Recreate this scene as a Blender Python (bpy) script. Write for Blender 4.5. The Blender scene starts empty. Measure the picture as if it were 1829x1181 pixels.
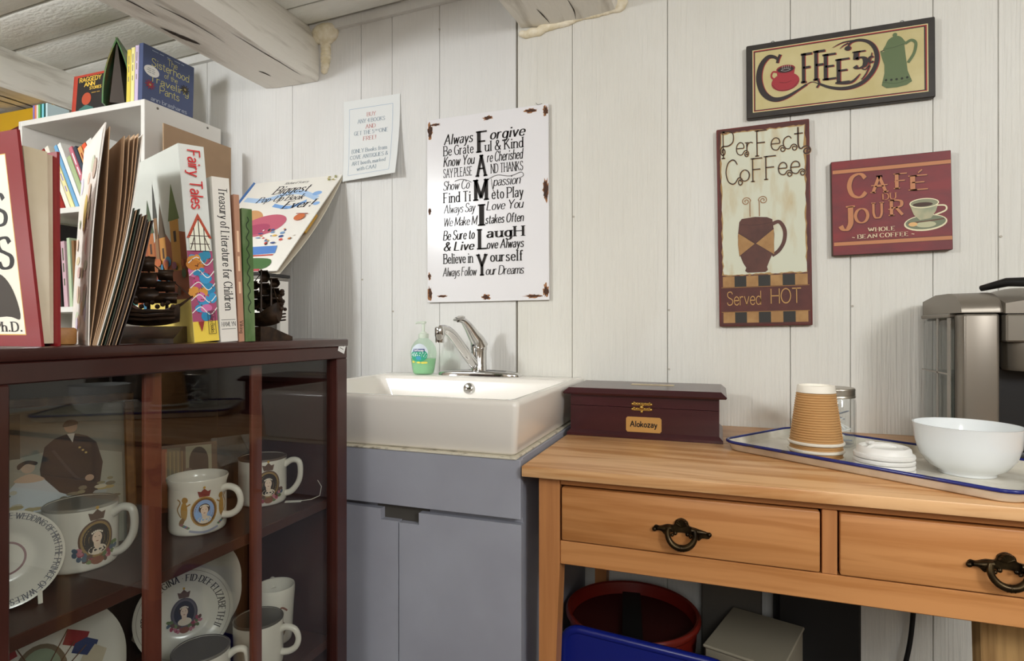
import bpy, bmesh, math, random
from mathutils import Vector, Matrix, noise
from mathutils.geometry import tessellate_polygon
random.seed(7)
SC = bpy.context.scene
COL = SC.collection
PI = math.pi

# ------------------------------------------------------------------ camera, world, lights, exposure
cam_d = bpy.data.cameras.new('camera'); cam = bpy.data.objects.new('camera', cam_d); COL.objects.link(cam)
cam.location = (0, -1.62, 1.0); cam.rotation_euler = (math.radians(90), 0, math.radians(19.6))
cam_d.sensor_width = 36; cam_d.lens = 36*1035/1829; cam_d.shift_y = -3.5/1829; cam_d.clip_start = .02
SC.camera = cam
w = bpy.data.worlds.new('world'); SC.world = w; w.use_nodes = True
bg = w.node_tree.nodes['Background']; bg.inputs[0].default_value = (1, .985, .96, 1); bg.inputs[1].default_value = .5
def light(name, kind, loc, energy, color, size, target=None, shape='DISK'):
    l = bpy.data.lights.new(name, kind); l.energy = energy; l.color = color
    if kind == 'AREA': l.shape = shape; l.size = size
    else: l.shadow_soft_size = size
    o = bpy.data.objects.new(name, l); COL.objects.link(o); o.location = loc
    if target is not None:
        o.rotation_euler = (Vector(target)-Vector(loc)).to_track_quat('-Z', 'Y').to_euler()
    return o
light('lamp_key', 'POINT', (-1.8, -2.07, 1.78), 67, (.94, .975, 1), .10)
light('fill_right', 'POINT', (1.42, -2.35, 1.74), 74, (.955, .98, 1), .22)  # added fill without a fixture, evens the wall brightness towards the right
light('fill_rear', 'POINT', (.15, -3.2, 1.66), 40, (.98, .99, 1), .25)  # added fill behind the camera, lifts sink front, drawers and wall shadows
light('fill_low_left', 'POINT', (-2.7, -2.9, 1.0), 26, (.98, .99, 1), .25)  # added weak low fill, brightens the left ceiling and beams
vs = SC.view_settings
vs.view_transform = 'Standard'; vs.look = 'None'; vs.gamma = 1; vs.exposure = .03
vs.use_curve_mapping = False

# ------------------------------------------------------------------ materials
def lin(h, k=1.0):
    if isinstance(h, str):
        h = [int(h[i:i+2], 16) for i in (0, 2, 4)]
    o = []
    for c in h:
        c /= 255; c = c/12.92 if c <= .04045 else ((c+.055)/1.055)**2.4
        o.append(min(c*k, .95))
    return tuple(o)
MATS = {}
def mat(name, color='cccccc', rough=.5, metal=0, k=1.3, color2=None, scale=(8, 8, 8), detail=4, ramp=(.35, .65), bump=0, bscale=None, bdist=.001, spec=.5, coat=0, coord='Object', trans=0, ior=1.45, distort=0, alpha=1, sss=0):
    if name in MATS: return MATS[name]
    m = bpy.data.materials.new(name); m.use_nodes = True; MATS[name] = m
    nt = m.node_tree; b = nt.nodes['Principled BSDF']
    c = lin(color, k); b.inputs['Base Color'].default_value = (*c, 1)
    b.inputs['Roughness'].default_value = rough; b.inputs['Metallic'].default_value = metal
    b.inputs['Specular IOR Level'].default_value = spec; b.inputs['Coat Weight'].default_value = coat
    b.inputs['Coat Roughness'].default_value = .08
    b.inputs['Transmission Weight'].default_value = trans; b.inputs['IOR'].default_value = ior
    if color2 or bump:
        tc = nt.nodes.new('ShaderNodeTexCoord')
    def nz(sc, det):
        mp = nt.nodes.new('ShaderNodeMapping'); mp.inputs['Scale'].default_value = sc
        nt.links.new(tc.outputs[coord], mp.inputs['Vector'])
        n = nt.nodes.new('ShaderNodeTexNoise'); n.inputs['Scale'].default_value = 1; n.inputs['Detail'].default_value = det
        n.inputs['Distortion'].default_value = distort
        nt.links.new(mp.outputs[0], n.inputs['Vector']); return n
    if color2:
        n = nz(scale, detail); r = nt.nodes.new('ShaderNodeValToRGB')
        r.color_ramp.elements[0].position = ramp[0]; r.color_ramp.elements[1].position = ramp[1]
        r.color_ramp.elements[0].color = (*c, 1); r.color_ramp.elements[1].color = (*lin(color2, k), 1)
        nt.links.new(n.outputs['Fac'], r.inputs[0]); nt.links.new(r.outputs[0], b.inputs['Base Color'])
    if bump:
        n = nz(bscale or scale, 5); bp = nt.nodes.new('ShaderNodeBump')
        bp.inputs['Strength'].default_value = bump; bp.inputs['Distance'].default_value = bdist
        nt.links.new(n.outputs['Fac'], bp.inputs['Height']); nt.links.new(bp.outputs[0], b.inputs['Normal'])
    return m
def glass(name, tint=(1, 1, 1), ior=1.45, rough=.0, gain=1.0):
    if name in MATS: return MATS[name]
    m = bpy.data.materials.new(name); m.use_nodes = True; MATS[name] = m
    nt = m.node_tree; nt.nodes.clear()
    o = nt.nodes.new('ShaderNodeOutputMaterial'); mx = nt.nodes.new('ShaderNodeMixShader')
    t = nt.nodes.new('ShaderNodeBsdfTransparent'); t.inputs[0].default_value = (*tint, 1)
    g = nt.nodes.new('ShaderNodeBsdfGlossy'); g.inputs['Roughness'].default_value = rough
    lw = nt.nodes.new('ShaderNodeLayerWeight'); lw.inputs[0].default_value = .5
    pw = nt.nodes.new('ShaderNodeMath'); pw.operation = 'POWER'; pw.inputs[1].default_value = 5
    f0 = ((ior-1)/(ior+1))**2*gain
    ma = nt.nodes.new('ShaderNodeMath'); ma.operation = 'MULTIPLY_ADD'; ma.inputs[1].default_value = 1-f0; ma.inputs[2].default_value = f0
    nt.links.new(lw.outputs['Facing'], pw.inputs[0]); nt.links.new(pw.outputs[0], ma.inputs[0]); nt.links.new(ma.outputs[0], mx.inputs[0])
    nt.links.new(t.outputs[0], mx.inputs[1]); nt.links.new(g.outputs[0], mx.inputs[2]); nt.links.new(mx.outputs[0], o.inputs[0])
    return m
def paint(h, rough=.55, k=1.3):
    return mat('paint_%s_%d' % (h, int(rough*100)), h, rough, k=k)

# ------------------------------------------------------------------ mesh builder
class B:
    def __init__(s): s.v = []; s.f = []; s.m = []
    def add(s, vs, fs, mi=0, M=None):
        n = len(s.v)
        s.v += [tuple(M @ Vector(p)) for p in vs] if M is not None else [tuple(p) for p in vs]
        for f in fs: s.f.append(tuple(i+n for i in f)); s.m.append(mi)
        return s
    def box(s, x0, x1, y0, y1, z0, z1, mi=0, r=0, seg=1, M=None):
        if r > 0:
            bm = bmesh.new(); bmesh.ops.create_cube(bm, size=1)
            for v in bm.verts: v.co = Vector(((x0+x1)/2+v.co.x*(x1-x0), (y0+y1)/2+v.co.y*(y1-y0), (z0+z1)/2+v.co.z*(z1-z0)))
            bmesh.ops.bevel(bm, geom=bm.edges[:], offset=r, segments=seg, affect='EDGES', profile=.5)
            s.bm(bm, mi, M); return s
        return s.add([(x0, y0, z0), (x1, y0, z0), (x1, y1, z0), (x0, y1, z0), (x0, y0, z1), (x1, y0, z1), (x1, y1, z1), (x0, y1, z1)],
                     [(0, 3, 2, 1), (4, 5, 6, 7), (0, 1, 5, 4), (1, 2, 6, 5), (2, 3, 7, 6), (3, 0, 4, 7)], mi, M)
    def bm(s, bm, mi=0, M=None):
        bm.verts.index_update()
        s.add([v.co.copy() for v in bm.verts], [[v.index for v in f.verts] for f in bm.faces], mi, M); bm.free(); return s
    def loft(s, rings, mi=0, cap=True, closed=True, M=None):
        n = len(rings[0]); vs = [p for r in rings for p in r]; fs = []
        for i in range(len(rings)-1):
            for j in range(n if closed else n-1):
                k = (j+1) % n; fs.append((i*n+j, i*n+k, (i+1)*n+k, (i+1)*n+j))
        if cap:
            fs.append(tuple(range(n))[::-1]); fs.append(tuple((len(rings)-1)*n+j for j in range(n)))
        return s.add(vs, fs, mi, M)
    def lathe(s, prof, seg=32, mi=0, c=(0, 0, 0), M=None, sx=1, sy=1):
        rings = []
        for r, z in prof:
            r = max(r, 1e-5)
            rings.append([(c[0]+r*sx*math.cos(2*PI*j/seg), c[1]+r*sy*math.sin(2*PI*j/seg), c[2]+z) for j in range(seg)])
        return s.loft(rings, mi, cap=True, M=M)
    def tube(s, pts, rad, seg=8, mi=0, M=None, sq=1.0):
        pts = [Vector(p) for p in pts]; n = len(pts)
        if not hasattr(rad, '__len__'): rad = [rad]*n
        T = []
        for i in range(n):
            t = pts[min(i+1, n-1)]-pts[max(i-1, 0)]; T.append(t.normalized() if t.length > 1e-9 else Vector((0, 0, 1)))
        u = T[0].orthogonal().normalized(); rings = []
        for i in range(n):
            u = (u-T[i]*u.dot(T[i])); u = u.normalized() if u.length > 1e-6 else T[i].orthogonal().normalized()
            w_ = T[i].cross(u)
            rings.append([pts[i]+(u*math.cos(2*PI*j/seg)+w_*math.sin(2*PI*j/seg)*sq)*rad[i] for j in range(seg)])
        return s.loft(rings, mi, M=M)
    def prism(s, poly, d0, d1, mp, mi=0, M=None):   # poly 2D, mp(x,y,d)->3D
        n = len(poly)
        vs = [mp(x, y, d0) for x, y in poly]+[mp(x, y, d1) for x, y in poly]
        tri = tessellate_polygon([[Vector((x, y, 0)) for x, y in poly]])
        fs = [tuple(t) for t in tri]+[tuple(i+n for i in t)[::-1] for t in tri]
        fs += [(i, (i+1) % n, (i+1) % n+n, i+n) for i in range(n)]
        return s.add(vs, fs, mi, M)
    def grid(s, fn, nu, nv, mi=0, M=None):
        vs = [fn(i/nu, j/nv) for j in range(nv+1) for i in range(nu+1)]
        fs = [(j*(nu+1)+i, j*(nu+1)+i+1, (j+1)*(nu+1)+i+1, (j+1)*(nu+1)+i) for j in range(nv) for i in range(nu)]
        return s.add(vs, fs, mi, M)
    def sphere(s, c, r, mi=0, seg=12, ring=8, sc=(1, 1, 1), M=None):
        prof = [(math.sin(PI*i/ring), -math.cos(PI*i/ring)) for i in range(ring+1)]
        rings = [[(c[0]+r*sc[0]*max(a, 1e-4)*math.cos(2*PI*j/seg), c[1]+r*sc[1]*max(a, 1e-4)*math.sin(2*PI*j/seg), c[2]+r*sc[2]*b) for j in range(seg)] for a, b in prof]
        return s.loft(rings, mi, M=M)
    def mesh(s, name, mats, smooth=35, fixn=True):
        me = bpy.data.meshes.new(name); me.from_pydata(s.v, [], s.f)
        for m in mats: me.materials.append(m)
        me.polygons.foreach_set('material_index', s.m)
        if fixn:
            bm = bmesh.new(); bm.from_mesh(me); bmesh.ops.recalc_face_normals(bm, faces=bm.faces[:]); bm.to_mesh(me); bm.free()
        if smooth:
            me.shade_smooth(); me.set_sharp_from_angle(angle=math.radians(smooth))
        me.update(); return me
def mats_(m): return list(m) if isinstance(m, (list, tuple)) else [m]
def obj(name, b, m, parent=None, loc=None, rot=None, smooth=35, fixn=True, label=None):
    me = b.mesh(name, mats_(m), smooth, fixn) if isinstance(b, B) else b
    o = bpy.data.objects.new(name, me); COL.objects.link(o)
    if parent is not None: o.parent = parent
    if loc is not None: o.location = loc
    if rot is not None: o.rotation_euler = rot
    if label: o['label'] = label
    return o
def tag(o, label, cat, group=None):
    o['label'] = label; o['category'] = cat
    if group: o['group'] = group
    return o
def thing(name, label, cat, loc=(0, 0, 0), rot=(0, 0, 0), group=None):
    o = bpy.data.objects.new(name, None); COL.objects.link(o); o.empty_display_size = .05
    o.location = loc; o.rotation_euler = rot; return tag(o, label, cat, group)
def struct(name, b, m, parent=None, **k):
    o = obj(name, b, m, parent, **k)
    if parent is None: o['kind'] = 'structure'
    return o
def copy_thing(root, label=None, loc=None, rot=None):
    r = root.copy(); COL.objects.link(r)
    if label: r['label'] = label
    if loc is not None: r.location = loc
    if rot is not None: r.rotation_euler = rot
    for ch in list(root.children):
        c = ch.copy(); COL.objects.link(c); c.parent = r
        for g in list(ch.children):
            d = g.copy(); COL.objects.link(d); d.parent = c
    return r

# ------------------------------------------------------------------ stroke lettering
GL = {
'A':(8,"L0 0 4 10 8 0|L1.5 3.6 6.5 3.6"),'B':(6.6,"L0 0 0 10|C0 10 3.4 10 5.8 9 5.8 6.4 3.4 5.2 0 5.2|C0 5.2 3.8 5.2 6.6 4 6.6 1.3 3.8 0 0 0"),
'C':(7.4,"C7.2 8 5.8 9.6 3.8 10 1.2 8.6 0 5 1.2 1.4 3.8 0 5.8 .4 7.4 2"),'D':(7.4,"L0 0 0 10|C0 10 3.2 10 6.3 8.6 7.4 5 6.3 1.4 3.2 0 0 0"),
'E':(6,"L0 0 0 10|L0 10 5.8 10|L0 5.2 4.6 5.2|L0 0 6 0"),'F':(5.6,"L0 0 0 10|L0 10 5.6 10|L0 5.2 4.4 5.2"),
'G':(7.6,"C7.2 8.2 5.8 9.7 3.8 10 1.2 8.6 0 5 1.2 1.4 3.8 0 6 .4 7.4 1.6|L7.4 1 7.4 4.6|L4.8 4.6 7.4 4.6"),'H':(7,"L0 0 0 10|L7 0 7 10|L0 5.2 7 5.2"),
'I':(1.2,"L.6 0 .6 10"),'J':(4.4,"C4 10 4 5.5 3.9 2.4 2.6 0 .9 .2 0 1.7"),'K':(6.8,"L0 0 0 10|L6 10 0 4|L2 5.9 6.8 0"),'L':(5.6,"L0 0 0 10|L0 0 5.6 0"),
'M':(9,"L.3 0 .3 10|L.3 10 4.5 1.2|L4.5 1.2 8.7 10|L8.7 0 8.7 10"),'N':(7,"L0 0 0 10|L0 10 7 0|L7 0 7 10"),'O':(8,"O4 10 1.2 8.6 0 5 1.2 1.4 4 0 6.8 1.4 8 5 6.8 8.6"),
'P':(6.2,"L0 0 0 10|C0 10 3.4 10 6.2 9 6.2 6 3.4 4.6 0 4.6"),'Q':(8,"O4 10 1.2 8.6 0 5 1.2 1.4 4 0 6.8 1.4 8 5 6.8 8.6|L4.6 2.4 8.2 -1"),
'R':(6.8,"L0 0 0 10|C0 10 3.4 10 6.2 9 6.2 6.2 3.4 5 0 5|L3 5 6.8 0"),'S':(6.2,"C5.8 8.2 4.8 9.7 3 10 .8 9.3 .4 7.4 1.4 5.9 3.2 5.1 5.4 4 6 2.4 5 .6 2.9 0 1 .4 0 2"),
'T':(7,"L3.5 0 3.5 10|L0 10 7 10"),'U':(7,"C0 10 0 6 .1 3 1.4 .5 3.5 0 5.6 .5 6.9 3 7 6 7 10"),'V':(7.6,"L0 10 3.8 0 7.6 10"),'W':(10.6,"L0 10 2.8 0 5.3 9.4 7.8 0 10.6 10"),
'X':(7,"L0 0 7 10|L0 10 7 0"),'Y':(7.4,"L0 10 3.7 4.6 7.4 10|L3.7 0 3.7 4.6"),'Z':(6.4,"L0 10 6.4 10 0 0 6.4 0"),
'a':(4.6,"C.4 5 1.3 6 2.6 6.2 3.9 5.6 4.2 4.3 4.2 2 4.3 .6 5 .1|C4.2 3.6 2 3.4 .4 2.7 0 1.5 .7 .2 2 0 3.4 .7 4.2 1.8"),'b':(5,"L0 0 0 10|O.1 3.1 .6 5.4 2.5 6.2 4.3 5.2 5 3.1 4.3 .9 2.5 0 .6 .9"),
'c':(4.5,"C4.5 5 3.8 6 2.5 6.2 .7 5.2 0 3.1 .7 .9 2.5 0 3.8 .3 4.5 1.3"),'d':(5,"L4.9 0 4.9 10|O4.8 3.1 4.3 5.4 2.5 6.2 .7 5.2 0 3.1 .7 .9 2.5 0 4.3 .9"),
'e':(4.9,"C0.1 3.3 2.5 3.3 4.8 3.4 4.4 5.4 2.5 6.2 .7 5.2 0 3.1 .7 .9 2.5 0 3.9 .3 4.8 1.4"),'f':(3.6,"C3.7 9.2 3 10 1.9 9.7 1.4 8.4 1.4 5 1.4 0|L0 6.2 3.2 6.2"),
'g':(5,"O4.7 3.1 4.2 5.4 2.5 6.2 .7 5.2 0 3.1 .7 .9 2.5 0 4.2 .9|C4.8 6.2 4.8 2 4.8 -1 3.9 -2.8 2 -3 .4 -2"),'h':(4.9,"L0 0 0 10|C0 4.4 1.2 5.8 2.9 6.2 4.4 5.4 4.8 4 4.8 0"),
'i':(1.2,"L.6 0 .6 6.2|L.6 8.4 .6 9.4"),'j':(2,"C1.6 6.2 1.6 1 1.5 -1.6 .6 -3 -.6 -2.8|L1.6 8.4 1.6 9.4"),'k':(4.8,"L0 0 0 10|L4.4 6.2 0 2.6|L1.6 3.8 4.8 0"),'l':(1.2,"L.6 0 .6 10"),
'm':(8,"L0 0 0 6.2|C0 4.4 1 5.8 2.4 6.2 3.6 5.5 4 4 4 0|C4 4.4 5 5.8 6.4 6.2 7.6 5.5 8 4 8 0"),'n':(4.9,"L0 0 0 6.2|C0 4.4 1.2 5.8 2.9 6.2 4.4 5.4 4.8 4 4.8 0"),
'o':(5,"O2.5 6.2 .7 5.2 0 3.1 .7 .9 2.5 0 4.3 .9 5 3.1 4.3 5.2"),'p':(5,"L0 -3 0 6.2|O.1 3.1 .6 5.4 2.5 6.2 4.3 5.2 5 3.1 4.3 .9 2.5 0 .6 .9"),'q':(5,"L4.9 -3 4.9 6.2|O4.8 3.1 4.3 5.4 2.5 6.2 .7 5.2 0 3.1 .7 .9 2.5 0 4.3 .9"),
'r':(3.4,"L0 0 0 6.2|C0 4 .8 5.6 2.2 6.2 3.4 5.8"),'s':(4.2,"C3.9 5.2 3.2 6 2 6.2 .6 5.7 .4 4.6 1.2 3.7 2.8 3 3.9 2.2 3.9 1 2.9 .1 1.7 0 .5 .4 0 1.3"),
't':(3.4,"C1.4 8.8 1.4 5 1.4 2 1.8 .5 2.6 0 3.5 .6|L0 6.2 3.2 6.2"),'u':(4.8,"C0 6.2 0 2.2 .5 .6 2 0 3.6 .6 4.8 2|L4.8 0 4.8 6.2"),'v':(4.8,"L0 6.2 2.4 0 4.8 6.2"),'w':(7.4,"L0 6.2 1.9 0 3.7 5.6 5.5 0 7.4 6.2"),
'x':(4.6,"L0 0 4.6 6.2|L0 6.2 4.6 0"),'y':(4.8,"L0 6.2 2.4 .2|C4.8 6.2 2.8 .8 1.8 -2 .8 -3 -.4 -2.7"),'z':(4.4,"L0 6.2 4.4 6.2 0 0 4.4 0"),
'0':(5.6,"O2.8 10 .7 8.6 0 5 .7 1.4 2.8 0 4.9 1.4 5.6 5 4.9 8.6"),'1':(3,"L0 8 2 10|L2 0 2 10"),'4':(6,"L4.4 0 4.4 10|L4.4 10 0 3|L0 3 6 3"),'5':(5.4,"L5 10 .8 10|L.8 10 .5 5.6|C.5 5.6 2.6 6.4 4.6 5.6 5.4 3.4 4.6 1 2.4 0 .9 .3 0 1.5"),
'7':(5.4,"L0 10 5.4 10 1.6 0"),'9':(5.4,"O2.7 10 .6 9 0 6.9 .6 5 2.7 4.2 4.8 5.2 5.4 7 4.8 9|C5.4 7 5.2 3.4 3.8 .6 1.8 0 .4 .8"),
'.':(1,"L.5 0 .5 1.1"),',':(1,"L.7 .9 .2 -1.6"),'!':(1.2,"L.6 3 .6 10|L.6 0 .6 1.2"),'&':(7.4,"C7.4 0 4.6 3 2 6.6 1.6 8.6 2.8 10 4.4 9 4.2 7.2 1.6 5 0 3 .6 .8 2.8 0 5.2 1.2 7 4.6"),
'(':(2,"C2 11 .4 8 0 4.5 .4 1 2 -2"),')':(2,"C0 11 1.6 8 2 4.5 1.6 1 0 -2"),"'":(1,"L.6 10 .4 7.6"),'-':(3,"L0 3.6 3 3.6"),'~':(5,"C0 3.4 1.3 4.4 2.5 3.6 3.7 2.8 5 3.8"),'$':(5.6,"C5.2 7.6 4 8.6 2.6 8.6 .6 7.6 .8 5.8 2.8 5 5 4 5.2 2.4 3.4 1.2 2 1.2 .2 2.4|L2.8 0 2.8 10"),
'*':(1.6,"L0 4.6 1.6 4.6"),
}
def cr(pts, closed=False, n=5):
    P = [Vector((a, b)) for a, b in pts]; out = []; N = len(P)
    if N < 3: return P
    for i in range(N if closed else N-1):
        if closed: p0, p1, p2, p3 = P[i-1], P[i], P[(i+1) % N], P[(i+2) % N]
        else: p0, p1, p2, p3 = P[max(i-1, 0)], P[i], P[i+1], P[min(i+2, N-1)]
        for j in range(n):
            t = j/n
            out.append(.5*((2*p1)+(p2-p0)*t+(2*p0-5*p1+4*p2-p3)*t*t+(3*p1-p0-3*p2+p3)*t**3))
    if not closed: out.append(P[-1])
    return out
STY = {
 'sans':dict(t=1.3, h=1.1, serif=0), 'bold':dict(t=2.1, h=1.8, serif=0), 'serif':dict(t=1.75, h=.7, serif=.7), 'serifb':dict(t=2.1, h=.8, serif=.75), 'fat':dict(t=2.6, h=.8, serif=.7),
 'script':dict(t=1.35, h=.55, serif=0, shear=.22), 'scriptb':dict(t=1.9, h=.7, serif=0, shear=.2), 'hand':dict(t=.85, h=.8, serif=0), 'curly':dict(t=.62, h=.5, serif=.8, curl=1), 'ital':dict(t=1.7, h=.6, serif=.9, shear=.3), 'thin':dict(t=.8, h=.6, serif=0)}
def glyph_polys(ch, st):
    w, d = GL[ch]; out = []; T, H = st['t'], st['h']
    def hw(dx, dy):
        l = math.hypot(dx, dy) or 1; return .5*(H+(T-H)*(abs(dy)/l)**1.3)
    strokes = []
    for s in d.split('|'):
        a = [float(x) for x in s[1:].split()]; strokes.append((s[0], list(zip(a[::2], a[1::2]))))
    for kind, P in strokes:
        if kind == 'L':
            for (x0, y0), (x1, y1) in zip(P, P[1:]):
                h = hw(x1-x0, y1-y0); l = math.hypot(x1-x0, y1-y0) or 1; ux, uy = (x1-x0)/l, (y1-y0)/l; e = H*.3
                ax, ay, bx, by = x0-ux*e, y0-uy*e, x1+ux*e, y1+uy*e
                out.append([(ax-uy*h, ay+ux*h), (ax+uy*h, ay-ux*h), (bx+uy*h, by-ux*h), (bx-uy*h, by+ux*h)])
                if st['serif'] and abs(y1-y0) > 4 and abs(ux) < .6:
                    for (px, py) in ((x0, y0), (x1, y1)):
                        if min(abs(py), abs(py-10), abs(py-6.2), abs(py+3)) < .01:
                            s_ = h+st['serif']; out.append([(px-s_, py-H*.45), (px+s_, py-H*.45), (px+s_, py+H*.45), (px-s_, py+H*.45)])
        else:
            Q = cr(P, kind == 'O')
            if kind == 'O': Q = Q+[Q[0]]
            elif st.get('curl') and len(P) > 4:
                # spiral terminal in the turning sense of the stroke end
                p, q, r0 = Q[-3], Q[-2], Q[-1]; v = r0-q; cross = (q-p).x*v.y-(q-p).y*v.x; sg = 1 if cross > 0 else -1
                ang = math.atan2(v.y, v.x); cur = Vector(r0); rr = 2.0
                for i in range(24):
                    ang += sg*.36; cur = cur+Vector((math.cos(ang), math.sin(ang)))*rr*.36; rr *= .955; Q.append(cur.copy())
            n = len(Q); L = []; R_ = []
            for i in range(n):
                if kind == 'O': a, b = Q[(i-1) % (n-1)], Q[(i+1) % (n-1)]
                else: a, b = Q[max(i-1, 0)], Q[min(i+1, n-1)]
                dx, dy = b.x-a.x, b.y-a.y; l = math.hypot(dx, dy) or 1; h = hw(dx, dy)
                L.append((Q[i].x-dy/l*h, Q[i].y+dx/l*h)); R_.append((Q[i].x+dy/l*h, Q[i].y-dx/l*h))
            for i in range(n-1): out.append([L[i], R_[i], R_[i+1], L[i+1]])
            if st['serif'] and kind == 'C':
                for (px, py) in (P[0], P[-1]):
                    q = P[1] if (px, py) == P[0] else P[-2]
                    if abs(q[0]-px) < .3 and min(abs(py), abs(py-10), abs(py-6.2)) < .01:
                        s_ = T*.5+st['serif']; out.append([(px-s_, py-H*.45), (px+s_, py-H*.45), (px+s_, py+H*.45), (px-s_, py+H*.45)])
    return w, out
def text_polys(s, style, gap=1.5):
    st = STY[style]; x = 0; polys = []
    if st['t'] > 1.8: gap += .6
    if st['serif']: gap += .9
    for ch in s:
        if ch == ' ': x += 3.4; continue
        if ch not in GL: continue
        w, ps = glyph_polys(ch, st)
        for p in ps: polys.append([(a+x+st.get('shear', 0)*b, b) for a, b in p])
        x += w+gap
    return max(x-gap, .1), polys

class Art:
    """flat print laid on a surface: map(x, y, offset) -> point"""
    def __init__(s, mp, step=.00005): s.b = B(); s.mp = mp; s.o = step; s.step = step; s.mats = []
    def mi(s, m):
        if isinstance(m, str): m = paint(m)
        if m not in s.mats: s.mats.append(m)
        return s.mats.index(m)
    def up(s): s.o += s.step
    def poly(s, pts, m, smooth=False):
        if smooth: pts = [tuple(p) for p in cr(pts, True, 5)]
        tri = tessellate_polygon([[Vector((x, y, 0)) for x, y in pts]])
        s.b.add([s.mp(x, y, s.o) for x, y in pts], [tuple(t) for t in tri], s.mi(m)); s.up(); return s
    def rect(s, x0, y0, x1, y1, m, nx=1, ny=1):
        s.b.grid(lambda u, v: s.mp(x0+(x1-x0)*u, y0+(y1-y0)*v, s.o), nx, ny, s.mi(m)); s.up(); return s
    def ell(s, cx, cy, rx, ry, m, rot=0, n=28, rings=3):
        vs = [s.mp(cx, cy, s.o)]; fs = []; c, si = math.cos(rot), math.sin(rot)
        for k in range(1, rings+1):
            for i in range(n):
                a = 2*PI*i/n; x, y = rx*k/rings*math.cos(a), ry*k/rings*math.sin(a)
                vs.append(s.mp(cx+x*c-y*si, cy+x*si+y*c, s.o))
        for i in range(n): fs.append((0, 1+i, 1+(i+1) % n))
        for k in range(rings-1):
            for i in range(n): fs.append((1+k*n+i, 1+(k+1)*n+i, 1+(k+1)*n+(i+1) % n, 1+k*n+(i+1) % n))
        s.b.add(vs, fs, s.mi(m)); s.up(); return s
    def line(s, pts, wd, m, closed=False, smooth=True, n=6):
        Q = cr(pts, closed, n) if smooth and len(pts) > 2 else [Vector(p) for p in pts]
        if closed: Q = list(Q)+[Q[0]]
        N = len(Q); vs = []
        for i in range(N):
            if closed: a, b = Q[(i-1) % (N-1)], Q[(i+1) % (N-1)]
            else: a, b = Q[max(i-1, 0)], Q[min(i+1, N-1)]
            d = (b-a); d = d.normalized() if d.length > 1e-12 else Vector((1, 0))
            ww = wd(i/(N-1)) if callable(wd) else wd
            vs += [s.mp(Q[i].x-d.y*ww/2, Q[i].y+d.x*ww/2, s.o), s.mp(Q[i].x+d.y*ww/2, Q[i].y-d.x*ww/2, s.o)]
        s.b.add(vs, [(2*i, 2*i+1, 2*i+3, 2*i+2) for i in range(N-1)], s.mi(m)); s.up(); return s
    def frame(s, x0, y0, x1, y1, wd, m):
        s.rect(x0, y0, x1, y0+wd, m); s.rect(x0, y1-wd, x1, y1, m); s.rect(x0, y0, x0+wd, y1, m); s.rect(x1-wd, y0, x1, y1, m); return s
    def text(s, t, x, y, size, style, m, x1=None, align='l', rot=0, arc=None):
        w, polys = text_polys(t, style); k = size/10
        kx = (x1-x)/w if x1 is not None else k
        ox = x-(w*kx/2 if align == 'c' else (w*kx if align == 'r' else 0)) if x1 is None else x
        c, si = math.cos(rot), math.sin(rot); vs = []; fs = []
        for p in polys:
            n = len(vs)
            for a, b in p:
                px, py = ox-x+a*kx, b*k
                if arc:   # (radius, centre angle): letters run clockwise round (x, y)
                    R, a0 = arc; th = a0-(px)/R; rr = R+py
                    vs.append(s.mp(x+rr*math.cos(th), y+rr*math.sin(th), s.o))
                else: vs.append(s.mp(x+px*c-py*si, y+px*si+py*c, s.o))
            fs.append(tuple(range(n, n+len(p))))
        s.b.add(vs, fs, s.mi(m)); s.up(); return s
    def dash(s, x, y, ln, h, m, rot=0, words=3):
        # lettering too small to read: word-long bars
        c, si = math.cos(rot), math.sin(rot); q = 0
        for k in range(words):
            w_ = ln/words*(.62+.25*math.sin(k*2.3+1)); a0, a1 = q, q+w_; q += ln/words
            s.line([(x+a0*c, y+a0*si), (x+a1*c, y+a1*si)], h, m, smooth=False)
        return s
    def done(s, name, parent, label=None): return obj(name, s.b, s.mats, parent, smooth=0, fixn=False, label=label)
# ------------------------------------------------------------------ surface materials
M_WALL_A = mat('wall_paint', 'cdccc9', .55, k=1.28, color2='c7c5c1', scale=(3, 3, 1.2), bump=.55, bscale=(150, 40, 4), bdist=.004, distort=.6)
M_WALL_B = mat('wall_paint_yellowed', 'cccac3', .55, k=1.28, color2='c6c3ba', scale=(3, 3, 1.2), bump=.6, bscale=(140, 40, 4), bdist=.005, distort=.7)
M_GAP = mat('groove_shadow_paint', '8a847a', .8)
M_CEIL = mat('old_ceiling_paint', 'dcd9d1', .75, k=1.4, color2='c6c2b8', scale=(4, 9, 4), ramp=(.4, .8), bump=.9, bscale=(45, 110, 60), bdist=.003)
M_CEILB = mat('dark_ceiling_gap', '2a241e', .9, k=1)
M_BEAM = mat('hewn_beam_whitewash', 'd4d0c7', .7, k=1.3, color2='8a8070', scale=(28, 4, 28), ramp=(.52, .86), detail=8, bump=.9, bscale=(60, 9, 60), bdist=.004)
M_FOAM = mat('foam', 'e6ddc8', .7, k=1.2, color2='d3c6a6', scale=(40, 40, 40), bump=.4, bscale=(90, 90, 90))
M_FLOOR = mat('floor_boards', '4a4036', .6, k=1, color2='3a3028', scale=(3, 30, 3))
M_MAHOG = mat('mahogany', '43201b', .32, k=1.05, color2='2f1411', scale=(5, 5, 5), coat=.35, bump=.08, bscale=(60, 60, 60))
M_MAHOGL = mat('mahogany_bar', '7a4030', .4, k=1.0, color2='5e2c22', scale=(30, 30, 6))
M_MAHOGS = mat('mahogany_shelf', '4c2a1e', .4, k=1.0, color2='371a13', scale=(20, 4, 20))
M_GLASS = glass('case_glass', (.93, .94, .93), 1.5)
M_CLEAR = glass('clear_glass', (.96, .97, .97), 1.5)
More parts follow.
